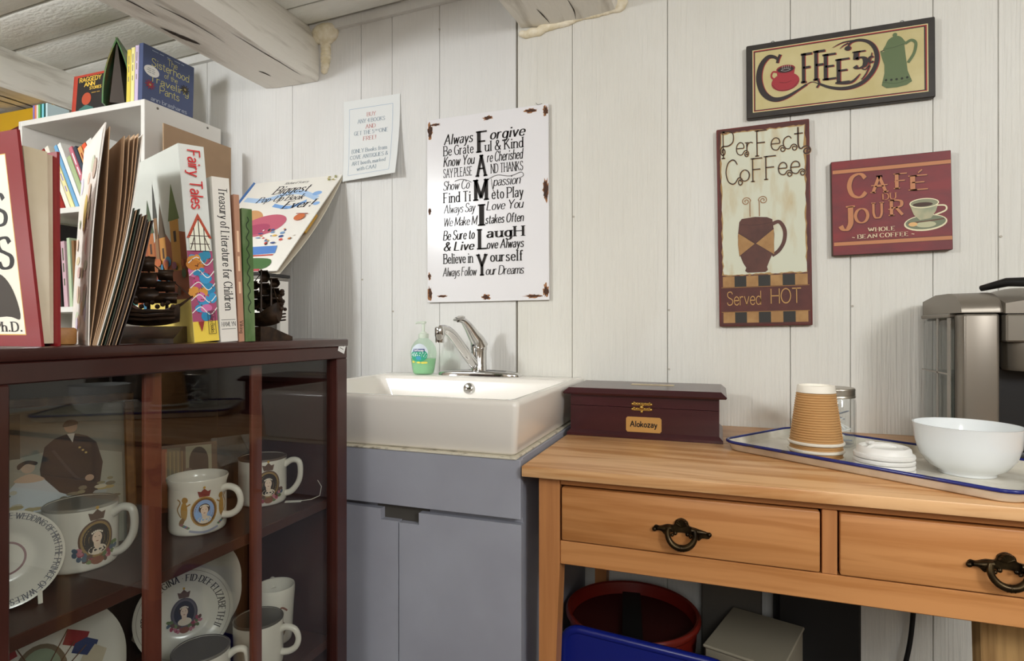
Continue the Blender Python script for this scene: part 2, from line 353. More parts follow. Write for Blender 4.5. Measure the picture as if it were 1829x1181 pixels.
M_DESKT = mat('desk_top_wood', 'cda274', .34, k=1.28, color2='b4804f', scale=(3.2, 34, 34), ramp=(.42, .60), detail=9, bump=.12, bscale=(6, 90, 90), bdist=.0006, distort=.8)
M_DESK = mat('desk_wood', 'b37d4c', .4, k=1.32, color2='a26b3b', scale=(3.2, 18, 60), ramp=(.40, .62), detail=7, bump=.1, bscale=(6, 90, 90), bdist=.0005, distort=.6)
M_DESKV = mat('desk_leg_wood', 'b07849', .42, k=1.3, color2='9c663c', scale=(60, 60, 3), ramp=(.35, .7), detail=7, bump=.1, bscale=(90, 90, 6), bdist=.0005)
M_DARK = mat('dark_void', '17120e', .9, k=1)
M_CERAM = mat('sink_ceramic', 'e4dfd7', .12, k=1.15, spec=.5, coat=.3)
M_CHROME = mat('chrome', 'd8d8d8', .08, 1.0, k=1)
M_GREY = mat('grey_laminate', '8e9099', .5, k=1.45, color2='868790', scale=(6, 6, 6), bump=.05, bscale=(300, 300, 300))
M_CAULK = mat('old_caulk', 'd9d2bf', .6, k=1.1, color2='6e5f48', scale=(40, 60, 60), ramp=(.55, .75))
M_WHITEL = mat('white_laminate', 'd9d6d0', .4, k=1.2)

# ------------------------------------------------------------------ wall, ceiling, floor
M_OLD = mat('aged_boards', '8a7d6c', .7, k=1.0, color2='76695a', scale=(12, 12, 1.5))
back = struct('wall_back', B().box(-3.2, 2.4, .008, .12, 0, 2.25), M_GAP)
gx = [-3.2, -2.95, -2.72, -2.55, -2.3, -2.18, -1.96, -1.759, -1.377, -1.101, -.985, -.816, -.562, -.394, -.13, .172, .306, .477, .603, .80, .93, 1.08, 1.33, 1.46, 1.7, 2.0, 2.4]
for a, b_ in zip(gx, gx[1:]):
    g0 = .003 if a == -.562 else .0007; g1 = .003 if b_ == -.562 else .0007
    obj('plank', B().box(a+g0, b_-g1, 0, .008, 0, 2.05, r=.0012), M_WALL_A if b_ <= -.56 else M_WALL_B, back)
nl = B(); nl.lathe([(0, -.0015), (.0028, -.001), (.003, .001)], 8)
nail_me = nl.mesh('nail', [mat('nail_paint', 'a39c90', .5)])
for x, z in ((.306, 1.055), (-.13, 1.05), (-.394, 1.32), (-.985, 1.055), (-1.10, 1.16), (.603, 1.21), (-.13, .89), (-1.377, 1.33), (-.82, 1.93), (-1.377, 1.46)):
    obj('nail', nail_me, None, back, loc=(x+.004, -.0008, z), rot=(-PI/2, 0, 0))
struct('floor', B().box(-3.2, 2.4, -3.8, .0, -.08, 0), M_FLOOR)
struct('wall_right', B().box(2.4, 2.5, -3.8, .12, 0, 2.25), M_OLD); struct('wall_rear', B().box(-3.2, 2.4, -3.9, -3.8, 0, 2.25), M_OLD)
struct('wall_left', B().box(-3.3, -3.2, -3.8, .12, 0, 2.25), M_OLD)
CT = math.atan(.035)
def cz(x): return 2.03+.035*(x+.9)
ceil = struct('ceiling', B().box(-2.3, 3.3, -3.8, .12, .022, .10), M_CEILB, loc=(-.9, 0, 2.03), rot=(0, -CT, 0))
ys = [.11, -.02, -.12, -.285, -.435, -.60, -.78, -.93, -1.12, -1.29, -1.45, -1.64, -1.80, -2.0, -2.18, -2.35, -2.55, -2.75, -2.95, -3.2, -3.45, -3.8]
for i, (a, b_) in enumerate(zip(ys, ys[1:])):
    bb = B(); n = 30
    # slightly wavering edges and cupped undersides
    rings = []
    for k in range(n+1):
        x = -2.3+5.6*k/n; e0 = .0035+.003*noise.noise((x*3, i*7.1, 0)); e1 = .0035+.003*noise.noise((x*3, i*7.1, 9)); dz = .004*noise.noise((x*1.3, i*3.3, 4))
        rings.append([(x, b_+e1, dz), (x, b_+e1+.006, dz-.003), (x, a-e0-.006, dz-.003), (x, a-e0, dz), (x, a-e0, .022), (x, b_+e1, .022)])
    bb.loft(rings); obj('ceiling_board', bb, M_CEIL, ceil)
tb = B(); n = 24; rings = []
for k in range(n+1):
    x = -3.2+5.6*k/n; zt = cz(x)+.004; zb = zt-.033+.003*noise.noise((x*4, 2, 2))
    rings.append([(x, -.016, zb), (x, -.016, zt), (x, .0, zt), (x, .0, zb)])
tb.loft(rings); struct('trim_1', tb, M_WALL_A)

def beam(name, label, x0, x1, zb, y_end, seed, ztop=None, lean=0.0, wane=.3):
    bb = B(); rings = []; N = 60
    for k in range(N+1):
        y = -.002+(y_end+.002)*k/N; ring = []
        xc = (x0+x1)/2+lean*(y); hw_ = (x1-x0)/2; zt = (ztop or 2.06)
        base = []
        for (ux, uz, nn) in ((-1, 0, 0),):
            pass
        P = [(-1, 0), (-.96, 0), (-.6, 0), (-.2, 0), (.2, 0), (.6, 0), (.95, 0), (1, .06), (1.0, .25), (1.0, .45), (1-.1*wane, .62), (1-.35*wane, .8), (1-.7*wane, 1), (-.9, 1), (-1, .8), (-1, .5), (-1, .25), (-1, .06)]
        for a, b2 in P:
            x = xc+a*hw_; z = zb+b2*(zt-zb)
            d = .016*noise.noise((x*4+seed, y*2.2, z*4))+.008*noise.noise((x*14+seed, y*4, z*14))
            dx = .014*noise.noise((seed+5, y*2.0, z*5))+.006*noise.noise((x*12, y*5, z*12+seed))
            ring.append((x+dx*(1 if abs(a) > .8 else .2), y, z+(d if b2 < .3 else d*.3)))
        rings.append(ring)
    bb.loft(rings); o = obj(name, bb, M_BEAM, smooth=50); return tag(o, label, 'beam', 'hewn ceiling beams')
beam('ceiling_beam', 'whitewashed hewn beam ending above the paper book notice', -1.485, -1.262, 1.838, -3.0, 1.0, 2.04, wane=.6)
beam('ceiling_beam', 'whitewashed rough beam behind the books on top of the white bookcase', -2.56, -2.32, 1.835, -3.0, 9.0, 2.0, wane=.3)
beam('ceiling_beam', 'whitewashed beam end with foam bead above the family sign', -.55, -.265, 1.878, -3.0, 17.0, 2.07, lean=0, wane=.2)
bpy.context.view_layer.update()
beams = [o_ for o_ in COL.objects if o_.name.startswith('ceiling_beam')]
def crack(o_, pts, wd):
    """dark open crevice following the underside of a hewn beam"""
    Q = cr(pts, False, 4); n = len(Q); vs = []
    for i_, q in enumerate(Q):
        a_, b2 = Q[max(i_-1, 0)], Q[min(i_+1, n-1)]; d_ = (b2-a_).normalized(); w2 = wd*math.sin(PI*(i_+.35)/(n-.3))*(.6+.6*abs(noise.noise((q.x*90, q.y*90, 2))))
        for s_ in (-1, 1):
            x_, y_ = q.x-d_.y*s_*w2/2, q.y+d_.x*s_*w2/2
            hit, loc, nr, idx = o_.ray_cast(Vector((x_, y_, 1.2)), Vector((0, 0, 1)))
            if not hit: return
            vs.append((x_, y_, loc.z-.0012))
    b = B(); b.add(vs+[(x, y, z+.004) for x, y, z in vs], [(2*k, 2*k+1, 2*k+3, 2*k+2) for k in range(n-1)]); obj('crack', b, mat('crack_dark', '3a3028', .9, k=1), o_, fixn=False)
for pts, wd in (([(-1.462, -.43), (-1.455, -.38), (-1.447, -.345), (-1.440, -.318)], .022), ([(-1.30, -.34), (-1.295, -.25), (-1.288, -.16), (-1.290, -.06)], .006), ([(-1.405, -.125), (-1.395, -.105), (-1.392, -.085)], .010), ([(-1.37, -.52), (-1.36, -.42), (-1.365, -.30)], .005), ([(-1.42, -.62), (-1.415, -.55), (-1.42, -.47)], .006)): crack(beams[0], pts, wd)
for pts, wd in (([(-2.42, -.36), (-2.41, -.26), (-2.42, -.14)], .014), ([(-2.36, -.6), (-2.37, -.42), (-2.36, -.3)], .007), ([(-2.47, -.3), (-2.46, -.2), (-2.47, -.08)], .010)): crack(beams[1], pts, wd)
for pts, wd in (([(-.47, -.10), (-.462, -.06), (-.455, -.02)], .005), ([(-.38, -.12), (-.375, -.06), (-.38, -.015)], .004)): crack(beams[2], pts, wd)
for lab, pts in (('yellowed foam blob sealing the right side of the beam above the notice', [(-1.25, 1.99, .030), (-1.225, 1.985, .032), (-1.238, 1.955, .016), (-1.235, 1.93, .015), (-1.236, 1.905, .016), (-1.238, 1.88, .013), (-1.242, 1.862, .010), (-1.262, 1.978, .022)]),
                 ('lumpy white foam bead along the beam end above the family sign', [(-.545, 1.868, .008), (-.53, 1.862, .011), (-.512, 1.866, .014), (-.492, 1.864, .012), (-.478, 1.874, .013), (-.455, 1.873, .011), (-.435, 1.876, .010), (-.41, 1.878, .013), (-.385, 1.883, .010), (-.36, 1.885, .009), (-.335, 1.886, .011), (-.31, 1.888, .010), (-.285, 1.893, .014), (-.262, 1.897, .018), (-.25, 1.904, .012)])):
    fb = B()
    pts = [q for a_, b_ in zip(pts, pts[1:]) for q in (a_, tuple(a_[k]*.66+b_[k]*.34 for k in range(3)), tuple(a_[k]*.33+b_[k]*.67 for k in range(3)))]+pts[-1:] if abs(pts[0][2]-.03) > .001 else [q for a_, b_ in zip(pts[:-1], pts[1:-1]) for q in (a_, tuple((a_[k]+b_[k])/2 for k in range(3)))]+pts[-2:]
    for i, (x, z, r) in enumerate(pts): fb.sphere((x, -.004, z), r, seg=10, ring=8, sc=(1.25, .9, 1.0+.2*noise.noise((x*50, z*50, 1))))
    tag(obj('foam_sealant', fb, M_FOAM, smooth=60), lab, 'foam')

# ------------------------------------------------------------------ white bookcase
def rr(x0, x1, y0, y1, r, z, n=5):
    out = []
    for cx, cy, a0 in ((x1-r, y1-r, 0), (x0+r, y1-r, PI/2), (x0+r, y0+r, PI), (x1-r, y0+r, 3*PI/2)):
        for i in range(n+1):
            a = a0+PI/2*i/n; out.append((cx+r*math.cos(a), cy+r*math.sin(a), z))
    return out
BX0, BX1, BY0, BY1 = -2.262, -1.67, -.315, -.022
bc = thing('bookcase', 'tall white laminate bookcase packed with children books', 'bookcase', (-1.966, -.17, 0))
def bcp(name, *a, **k): return obj(name, B().box(*a, r=.0012), M_WHITEL, bc, loc=(1.966, .17, 0), **k)
bcp('side_panel', BX1-.016, BX1, BY0, BY1, 0, 1.71); bcp('side_panel', BX0, BX0+.016, BY0, BY1, 0, 1.71)
bcp('top_panel', BX0+.0165, BX1-.0165, BY0, BY1, 1.692, 1.71)
for z in (1.40, 1.072, .745, .42, .10): bcp('shelf', BX0+.0165, BX1-.0165, BY0+.005, BY1-.006, z-.018, z)
bcp('back_panel', BX0+.0165, BX1-.0165, BY1-.005, BY1, .1, 1.69)
for y, z in ((-.27, 1.70), (-.08, 1.70), (-.20, 1.655)):
    obj('screw_cap', B().lathe([(0, 0), (.004, 0), (.004, .001), (0, .0015)], 10), paint('6a645c'), bc, loc=(BX1+1.966, y+.17, z-.004), rot=(0, PI/2, 0))

# ------------------------------------------------------------------ display case with glass front
CX, CY0, CY1, CZ = -.65, -1.30, -.708, .981
dc = thing('display_case', 'dark mahogany display case with glass front full of mugs and plates', 'display case', (-.8, -1.0, 0))
def dcp(name, b, m=M_MAHOG, **k): return obj(name, b, m, dc, loc=(.8, 1.0, 0), **k)
dcp('top_board', B().box(-.96, CX+.002, CY0-.002, CY1+.002, CZ-.014, CZ, r=.003, seg=2))
dcp('top_rail', B().box(CX-.02, CX, CY0, CY1, CZ-.036, CZ-.014, r=.0015))
for a, b_ in ((CY0, CY0+.048), (CY1-.030, CY1)): dcp('post', B().box(CX-.024, CX, a, b_, 0, CZ-.036, r=.0015))
dcp('bottom_rail', B().box(CX-.02, CX, CY0+.048, CY1-.030, 0, .12, r=.0015))
dcp('end_panel', B().box(-.955, CX-.024, CY0, CY0+.012, 0, CZ-.014)); dcp('end_panel', B().box(-.955, CX-.024, CY1-.012, CY1, 0, CZ-.014))
dcp('back_panel', B().box(-.96, -.95, CY0+.012, CY1-.012, 0, CZ-.014), mat('case_back', '2c1710', .6, k=1))
for z in (.687, .430, .13): dcp('shelf', B().box(-.949, -.675, CY0+.0125, CY1-.0125, z-.016, z, r=.001), M_MAHOGS)
dcp('glass_pane', B().box(CX-.016, CX-.012, CY0+.046, CY1-.028, .118, CZ-.034), M_GLASS, smooth=0)
for a, b_ in ((-1.098, -1.074), (-.923, -.902)): dcp('glazing_bar', B().box(-.674, -.667, a, b_, .12, CZ-.036, r=.0015), M_MAHOGL)
stk = Art(lambda x, y, o: (CX+.0008+o, x, y)); c_, s_ = math.cos(-.35), math.sin(-.35)
def sq(a, b): return (-.7245+a*c_-b*s_, .966+a*s_+b*c_)
stk.poly([sq(-.010, -.010), sq(.010, -.010), sq(.010, .010), sq(-.010, .010)], 'e9e6dc'); stk.text('SKU 1', *sq(-.007, .002), .005, 'sans', '6a6660', rot=-.35) if False else None
for dy in (.003, -.003): stk.line([sq(-.006, dy), sq(.005, dy)], .0014, '77726a')
o = stk.done('price_sticker', dc, 'small white square price sticker'); o.location = (.8, 1.0, 0)

# ------------------------------------------------------------------ sink, its cabinet, faucet
SX0, SX1, SY0, SY1, SZ0, SZ1 = -.975, -.356, -.588, -.012, .757, .863
cab = thing('sink_cabinet', 'grey laminate cabinet with two doors below the white sink', 'cabinet', (-.66, -.3, 0))
def cbp(name, b, m=M_GREY, **k): return obj(name, b, m, cab, loc=(.66, .3, 0), **k)
cbp('body', B().box(SX0+.005, SX1+.002, SY0+.022, -.012, 0, .752, r=.001))
cbp('worktop_edge', B().box(SX0, SX1-.002, SY0-.004, -.012, .7525, .7565, r=.0008), M_CAULK)
cbp('drawer_front', B().box(SX0+.003, SX1+.006, SY0-.002, SY0+.016, .640, .752, r=.0015))
def door(poly): b = B(); b.prism(poly, SY0, SY0+.016, lambda x, z, d: (x, d, z)); return b
zt = .630; mid = -.612
cbp('door', door([(SX0+.003, .05), (mid-.0012, .05), (mid-.0012, zt-.022), (mid-.042, zt-.022), (mid-.042, zt), (SX0+.003, zt)]), smooth=0)
cbp('door', door([(mid+.0012, .05), (SX1+.007, .05), (SX1+.007, zt), (mid+.046, zt), (mid+.046, zt-.024), (mid+.0012, zt-.024)]), smooth=0)
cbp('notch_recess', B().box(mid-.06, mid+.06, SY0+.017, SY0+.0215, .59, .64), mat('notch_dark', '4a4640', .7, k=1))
sk = thing('sink', 'square white ceramic sink with overflow on grey cabinet', 'sink', (-.66, -.3, SZ0))
sb = B(); r1 = .012
rings = [rr(SX0+.012, SX1-.012, SY0+.012, SY1-.002, r1, SZ0+.0), rr(SX0+.006, SX1-.006, SY0+.006, SY1, r1, SZ0+.006), rr(SX0, SX1, SY0, SY1, r1, SZ1-.012), rr(SX0+.0008, SX1-.0008, SY0+.0008, SY1, r1, SZ1-.005), rr(SX0+.004, SX1-.004, SY0+.004, SY1-.003, r1, SZ1-.001), rr(SX0+.008, SX1-.008, SY0+.008, SY1-.006, r1, SZ1),
         rr(SX0+.018, SX1-.018, SY0+.016, -.128, .022, SZ1), rr(SX0+.023, SX1-.023, SY0+.021, -.131, .024, SZ1-.003), rr(SX0+.027, SX1-.027, SY0+.025, -.134, .026, SZ1-.012), rr(SX0+.05, SX1-.05, SY0+.05, -.145, .04, SZ1-.075), rr(SX0+.075, SX1-.075, SY0+.075, -.17, .05, SZ1-.088), rr(SX0+.2, SX1-.2, SY0+.2, -.27, .05, SZ1-.092)]
sb.loft(rings); obj('basin', sb, M_CERAM, sk, loc=(.66, .3, -SZ0), smooth=50)
obj('overflow_cap', B().lathe([(0, .008), (.011, .008), (.0145, .006), (.016, .002), (.0165, 0), (0, 0)], 28), M_CHROME, sk, loc=(-.655+.66, -.1385+.3, SZ1-.030-SZ0), rot=(PI/2-.16, 0, 0))
obj('drain', B().lathe([(0, .001), (.02, .001), (.025, .003), (.03, 0), (0, -.002)], 28), M_CHROME, sk, loc=(0, -.05, SZ1-.0915-SZ0))

fc = thing('faucet', 'chrome single lever faucet standing at the back of the sink', 'faucet', (-.655, -.068, SZ1))
pb = B(); prof = []
rings = []
for zz, sc in ((0, 1), (.004, 1), (.008, .94), (.011, .8)):
    ring = []
    for j in range(40):
        a = 2*PI*j/40; x = .128*math.copysign(abs(math.cos(a))**.55, math.cos(a)); y = .030*math.copysign(abs(math.sin(a))**.8, math.sin(a))
        ring.append((x*(1-(1-sc)*.25), y*sc, zz+(.006*(1-(x/.128)**2) if zz > .003 else 0)))
    rings.append(ring)
pb.loft(rings); obj('base_plate', pb, M_CHROME, fc, smooth=50)
obj('body', B().lathe([(.024, .008), (.0235, .03), (.0225, .032), (.0225, .074), (.024, .075), (.024, .078), (.0235, .085), (.021, .096), (.016, .106), (.008, .112), (0, .113)], 28), M_CHROME, fc)
sp = B(); d = Vector((-.28, -1, 0)).normalized(); L = .165
pts = [(.004, .024), (.03, .042), (.07, .079), (.11, .116), (.135, .131), (.152, .136), (L, .135)]; pts = cr(pts, False, 4)
sp.tube([d*p.x+Vector((0, 0, p.y)) for p in pts], [.0145-.003*i/(len(pts)-1) for i in range(len(pts))], 14, sq=.85)
so = obj('spout', sp, M_CHROME, fc, smooth=60)
obj('aerator', B().lathe([(0, -.034), (.0105, -.034), (.0118, -.033), (.0118, -.018), (.0132, -.016), (.0132, .004), (.011, .008), (0, .010)], 22), M_CHROME, so, loc=d*(L+.002)+Vector((0, 0, .133)))
lv = B(); dl = Vector((-.42, -.9, 0)).normalized()
pts = cr([(-.002, .085), (.006, .102), (.02, .118), (.036, .138), (.05, .152), (.062, .160), (.078, .162)], False, 4)
n = len(pts)
lv.tube([dl*p.x+Vector((0, 0, p.y)) for p in pts], [.020*(1-i/(n-1))**1.3+.0065+.004*max(0, (i-n*.7)/n) for i in range(n)], 14)
lo = obj('lever', lv, M_CHROME, fc, smooth=60)
obj('lever_pad', B().lathe([(0, -.003), (.012, -.003), (.016, 0), (.014, .002), (0, .0025)], 20, sx=1.2), M_CHROME, lo, loc=dl*.074+Vector((0, 0, .165)), rot=(.5, 0, math.atan2(dl.y, dl.x)))
obj('set_screw', B().lathe([(0, 0), (.0028, 0), (.0028, .002), (0, .002)], 8), paint('151515'), fc, loc=(-.008, -.0235, .088), rot=(PI/2, 0, 0))

# ------------------------------------------------------------------ writing desk with drawers
DX0, DX1, DF, DZ = -.343, .676, -.605, .746
dk = thing('desk', 'honey brown wooden desk with two drawers and bronze pulls', 'desk', (.165, -.3, 0))
def dkp(name, b, m=M_DESK, **k): return obj(name, b, m, dk, loc=(-.165, .3, 0), **k)
dkp('desk_top', B().box(DX0, DX1, DF, -.004, DZ-.020, DZ, r=.002, seg=2), M_DESKT)
FY = -.582
def leg(x0, x1, y0, y1, inner):
    b = B(); rings = []
    for k in range(25):
        z = (DZ-.0205)*(1-k/24); t = max(0, (.56-z)/.56); cut = .012*math.sin(min(t*1.3, 1)*PI/2)*(1 if t > 0 else 0)
        a, c = (x0, x1-cut) if inner > 0 else (x0+cut, x1)
        rings.append([(a, y0, z), (c, y0, z), (c, y1, z), (a, y1, z)])
    return b.loft(rings)
for x0, x1, s in ((-.316, -.276, 1), (.609, .649, -1)):
    dkp('leg', leg(x0, x1, FY, FY+.04, s), M_DESKV); dkp('leg', leg(x0, x1, -.06, -.02, s), M_DESKV)
dkp('top_apron', B().box(-.2755, .6085, FY+.003, FY+.022, .711, .7255, r=.001))
dkp('bottom_rail', B().box(-.2755, .6085, FY+.001, FY+.022, .565, .608, r=.0015))
dkp('stile', B().box(.156, .178, FY+.001, FY+.022, .6085, .7105, r=.001), M_DESKV)
dkp('side_apron', B().box(-.306, -.288, FY+.041, -.061, .565, .7255)); dkp('side_apron', B().box(.621, .639, FY+.041, -.061, .565, .7255))
dkp('back_apron', B().box(-.2755, .6085, -.045, -.028, .565, .7255))
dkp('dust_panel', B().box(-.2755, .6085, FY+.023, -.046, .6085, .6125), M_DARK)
M_BRONZE = mat('antique_bronze', '4a3c26', .32, .85, k=1.1, color2='211a12', scale=(60, 60, 60))
def pull(parent, x, z):
    h = bpy.data.objects.new('drawer_pull', None)
    b = B()
    prof = [(-.047, .008), (-.043, .013), (-.036, .012), (-.024, .016), (-.013, .0165), (-.010, .024), (0, .029), (.010, .024), (.013, .0165), (.024, .014), (.033, .009), (.043, .009), (.047, .004), (.044, -.001), (.034, -.001), (.028, -.006), (.020, .001), (.008, .004), (0, .005), (-.008, .004), (-.018, .003), (-.026, -.003), (-.034, .004), (-.044, .004)]
    pl = [tuple(p) for p in cr(prof, True, 3)]
    b.prism(pl, 0, -.004, lambda x_, z_, d_: (x_, d_, z_))
    for sx in (-1, 1):
        b.sphere((sx*.045, -.004, .006), .0042, seg=10, ring=6)
        b.tube([(sx*.040, -.004, .008), (sx*.028, -.006, .009), (sx*.016, -.006, .011)], [.003, .0055, .005], 8)
        b.sphere((sx*.010, -.008, .004), .0036, seg=8, ring=6); b.sphere((sx*.015, -.007, .0), .003, seg=8, ring=6)
    for k in range(7):
        a = PI*(.14+.12*k); b.tube([(0, -.004, .015), (.010*math.cos(a), -.006, .015+.013*math.sin(a))], [.002, .0032], 6)
    o = obj('drawer_pull', b, M_BRONZE, parent, loc=(x, 0, z), smooth=50)
    return o
def drawer(x0, x1):
    b = B(); b.box(x0+.002, x1-.002, FY-.003, FY+.016, .6105, .708, r=.003, seg=2); b.box(x0+.01, x1-.01, FY+.016, -.08, .615, .70)
    d_ = dkp('drawer', b)
    cx = (x0+x1)/2; p = pull(d_, cx, .646); p.location.y = FY-.003
    bl = B(); R = .0225; pts = []
    for k in range(25):
        a = PI*.93+(PI*1.14)*k/24*1.0 if False else PI*.88+PI*1.24*k/24
        pts.append((R*math.cos(a), -.010-.006*math.sin(PI*k/24), .004-.002+R*math.sin(a)*.98))
    bl.tube(pts, [.0044+.0014*math.sin(PI*k/24)**2 for k in range(25)], 10)
    for dx in (-.0045, 0, .0045): bl.sphere((dx, -.016, .002-R*.98), .0058 if dx else .0062, seg=10, ring=6, sc=(.5, 1, 1))
    obj('bail_ring', bl, M_BRONZE, d_, loc=(cx, FY-.003, .646+.002), smooth=60)
drawer(-.274, .155); drawer(.179, .608)
# ------------------------------------------------------------------ books
M_PAGE = mat('book_pages', 'd9cdb6', .8, k=1.15, color2='c2b396', scale=(300, 6, 6), ramp=(.4, .6))
M_PAGE2 = mat('page_sheet', 'c9a987', .8, k=1.05, color2='a9825f', scale=(12, 12, 5))
def book(name, label, loc, rot, W, H, T, cover, group=None, pages=M_PAGE, ct=.0018, rough=.35, cat='book'):
    """spine at x=0 looking +x, boards look -y and +y"""
    t = thing(name, label, cat, loc, rot, group)
    m = paint(cover, rough) if isinstance(cover, str) else cover
    b = B(); b.box(-W, 0, 0, ct, 0, H); b.box(-W, 0, T-ct, T, 0, H); b.box(-ct, .0004, .0003, T-.0003, 0, H)
    obj('cover', b, m, t, smooth=0)
    obj('pages', B().box(-W+.003, -ct, ct, T-ct, .0025, H-.0025), pages, t, smooth=0)
    return t
def spine(T, step=.00004): return Art(lambda a, b, o: (.0004+o, a, b), step)
def front(W, step=.00004): return Art(lambda a, b, o: (-W+a, -o, b), step)
ZT = .981
R20 = math.radians(-20)
# --- fairy tales
W, H, T = .20, .268, .033
t = book('fairy_tale_book', 'thick fairy tale picture book with painted castle cover and yellow foot', (-.674, -1.020, ZT), (math.radians(4.5), 0, R20), W, H, T, 'cfd2cd')
a = spine(T)
a.rect(.0, .0, T, .028, 'dfc24a'); a.rect(.0, .028, T, .125, '9d4a6a')
rnd = random.Random(3)
for i in range(26):
    a.ell(rnd.uniform(.004, T-.004), rnd.uniform(.034, .122), rnd.uniform(.004, .010), rnd.uniform(.004, .009), rnd.choice(['2d7fa8', 'b8752f', 'c26a9a', '2f7f9f', 'c98a3c', 'b4487a', '3a8fbd']), rot=rnd.uniform(-.5, .5), n=14, rings=1)
for i in range(5):
    y = .04+.017*i; a.line([(0, y), (T*.35, y+.008), (T*.7, y-.003), (T, y+.006)], .0012, 'e8e2da')
for i in range(30): a.ell(rnd.uniform(.004, T-.004), rnd.uniform(.04, .12), .0009, .0009, '6a3a20', n=6, rings=1)
a.poly([(.003, .125), (.030, .125), (.030, .145), (.0165, .170), (.003, .145)], 'e6ddcc')
a.poly([(.0, .142), (.0165, .176), (.033, .142), (.029, .142), (.0165, .168), (.004, .142)], 'a8452f')
for p in ([(.003, .145), (.030, .145)], [(.004, .134), (.029, .134)], [(.010, .125), (.010, .156)], [(.023, .125), (.023, .156)], [(.0165, .125), (.0165, .168)], [(.004, .126), (.010, .144)], [(.029, .126), (.023, .144)]): a.line(p, .0011, '3a2418', smooth=False)
a.text('Fairy Tales', .010, .260, .0155, 'sans', 'c2282c', x1=.010+.078, rot=-PI/2)
a.frame(.019, .010, .029, .042, .0006, '2a2a2a'); a.text('Gallery Books', .022, .040, .0050, 'sans', '1c1c1c', x1=.022+.028, rot=-PI/2)
a.poly([(.006, .028), (.014, .028), (.010, .014)], '8a2e2a')
a.done('spine_print', t)
a = front(W)
a.rect(0, 0, W, .06, 'd7bf62'); a.rect(0, .06, W, H, 'b9bbb4')
a.poly([(0, .06), (W, .06), (W, .15), (.17, .155), (.15, .14), (.12, .165), (.08, .14), (.04, .16), (0, .14)], '8c4a2a')
for x, w_, h_, c1, c2 in ((.165, .03, .19, 'b88436', '5a6a3a'), (.12, .022, .17, 'a87430', '4a3a28'), (.075, .026, .18, '9a5a2c', '3d4a32'), (.035, .02, .16, 'a5642f', '5a2c22'), (.10, .012, .20, '7a5a3a', '3a3a34')):
    a.rect(x-w_/2, .10, x+w_/2, h_-.02, c1); a.poly([(x-w_*.65, h_-.02), (x+w_*.65, h_-.02), (x, h_+.03)], c2)
    a.rect(x-w_*.15, h_-.05, x+w_*.15, h_-.035, '3a2416')
for i in range(40): a.ell(rnd.uniform(.01, W-.01), rnd.uniform(.05, .12), rnd.uniform(.004, .012), rnd.uniform(.003, .008), rnd.choice(['7a3a24', '5a3a22', 'a5572c', '4a5a34', '2f6a86', '8a4a5a']), n=12, rings=1)
a.done('cover_print', t)
# --- treasury
W, H, T = .19, .232, .024
t = book('treasury_book', 'white hardback with long black serif spine title beside the fairy tale book', (-.6617, -.9870, ZT), (math.radians(3.2), 0, R20), W, H, T, 'd6d2ca')
a = spine(T); a.text('Treasury of Literature for Children', .0085, .217, .0115, 'serif', '1c1a1a', x1=.0085+.172, rot=-PI/2)
a.text('HAMLYN', .0025, .022, .006, 'serif', '333333', x1=.0215); a.line([(.002, .018), (.022, .018)], .0007, '444444', smooth=False); a.line([(.002, .031), (.022, .031)], .0007, '444444', smooth=False)
a.done('spine_print', t)
# --- tan and green
t = book('tan_book', 'thin tan hardback squeezed between the white treasury and green book', (-.6528, -.9632, ZT), (math.radians(2.2), 0, R20), .18, .212, .008, 'a97f68')
a = spine(.008); a.dash(.004, .16, .11, .003, 'd8b89a', rot=-PI/2); a.done('spine_title', t); a = spine(.008); a.text('Viking', .002, .030, .0048, 'serif', '3a2a20', rot=-PI/2); a.done('spine_print', t)
t = book('green_book', 'mottled green hardback at the right end of the row on the case', (-.6497, -.9545, ZT), (math.radians(1.6), 0, R20), .17, .194, .015, mat('green_mottle', '4f6b3c', .5, k=1.1, color2='8a9a72', scale=(30, 30, 12), ramp=(.4, .7)))
a = spine(.015); a.line([(.0075+.002*math.sin(k*1.9), .182-.0052*k) for k in range(28)], .0016, '22301c'); a.done('spine_print', t)
# --- red book, splayed open
t = thing('red_book', 'thick red bordered hardback standing splayed at the left end of the case', 'book', (-.672, -1.193, ZT))
H = .222; Wd = .15
def slab(b, ya0, ya1, yb0, yb1, z0, z1, x0, x1):
    b.add([(x0, ya0, z0), (x1, ya0, z0), (x1, ya1, z0), (x0, ya1, z0), (x0, yb0, z1), (x1, yb0, z1), (x1, yb1, z1), (x0, yb1, z1)], [(0, 3, 2, 1), (4, 5, 6, 7), (0, 1, 5, 4), (1, 2, 6, 5), (2, 3, 7, 6), (3, 0, 4, 7)])
b = B(); slab(b, -.018, -.015, -.041, -.038, 0, H, -Wd, 0); slab(b, -.002, .001, -.003, 0, 0, H-.012, -Wd, 0); slab(b, -.018, .001, -.041, 0, 0, H-.008, -Wd-.002, -Wd+.001)
obj('cover', b, paint('7a1c20', .3), t, smooth=0)
b = B(); slab(b, -.0145, -.007, -.033, -.010, .003, H-.014, -Wd+.002, -.004); slab(b, -.0065, -.0025, -.0095, -.0035, .003, H-.016, -Wd+.002, -.006)
obj('pages', b, M_PAGE, t, smooth=0)
a = Art(lambda x, z, o: (-Wd+x, -.018-.023*z/H-o, z))
a.rect(.0, .012, Wd-.022, H-.022, 'c9a24a'); a.rect(.0, .013, Wd-.023, H-.023, 'dcd6c6')
a.text('S', Wd-.052, .128, .032, 'serifb', '201c1a', x1=Wd-.032); a.text('S', Wd-.052, .083, .032, 'serifb', '201c1a', x1=Wd-.030)
a.poly([(.03, .03), (.10, .032), (.122, .03), (.115, .06), (.095, .078), (.06, .075), (.035, .06)], '3a332c', smooth=True)
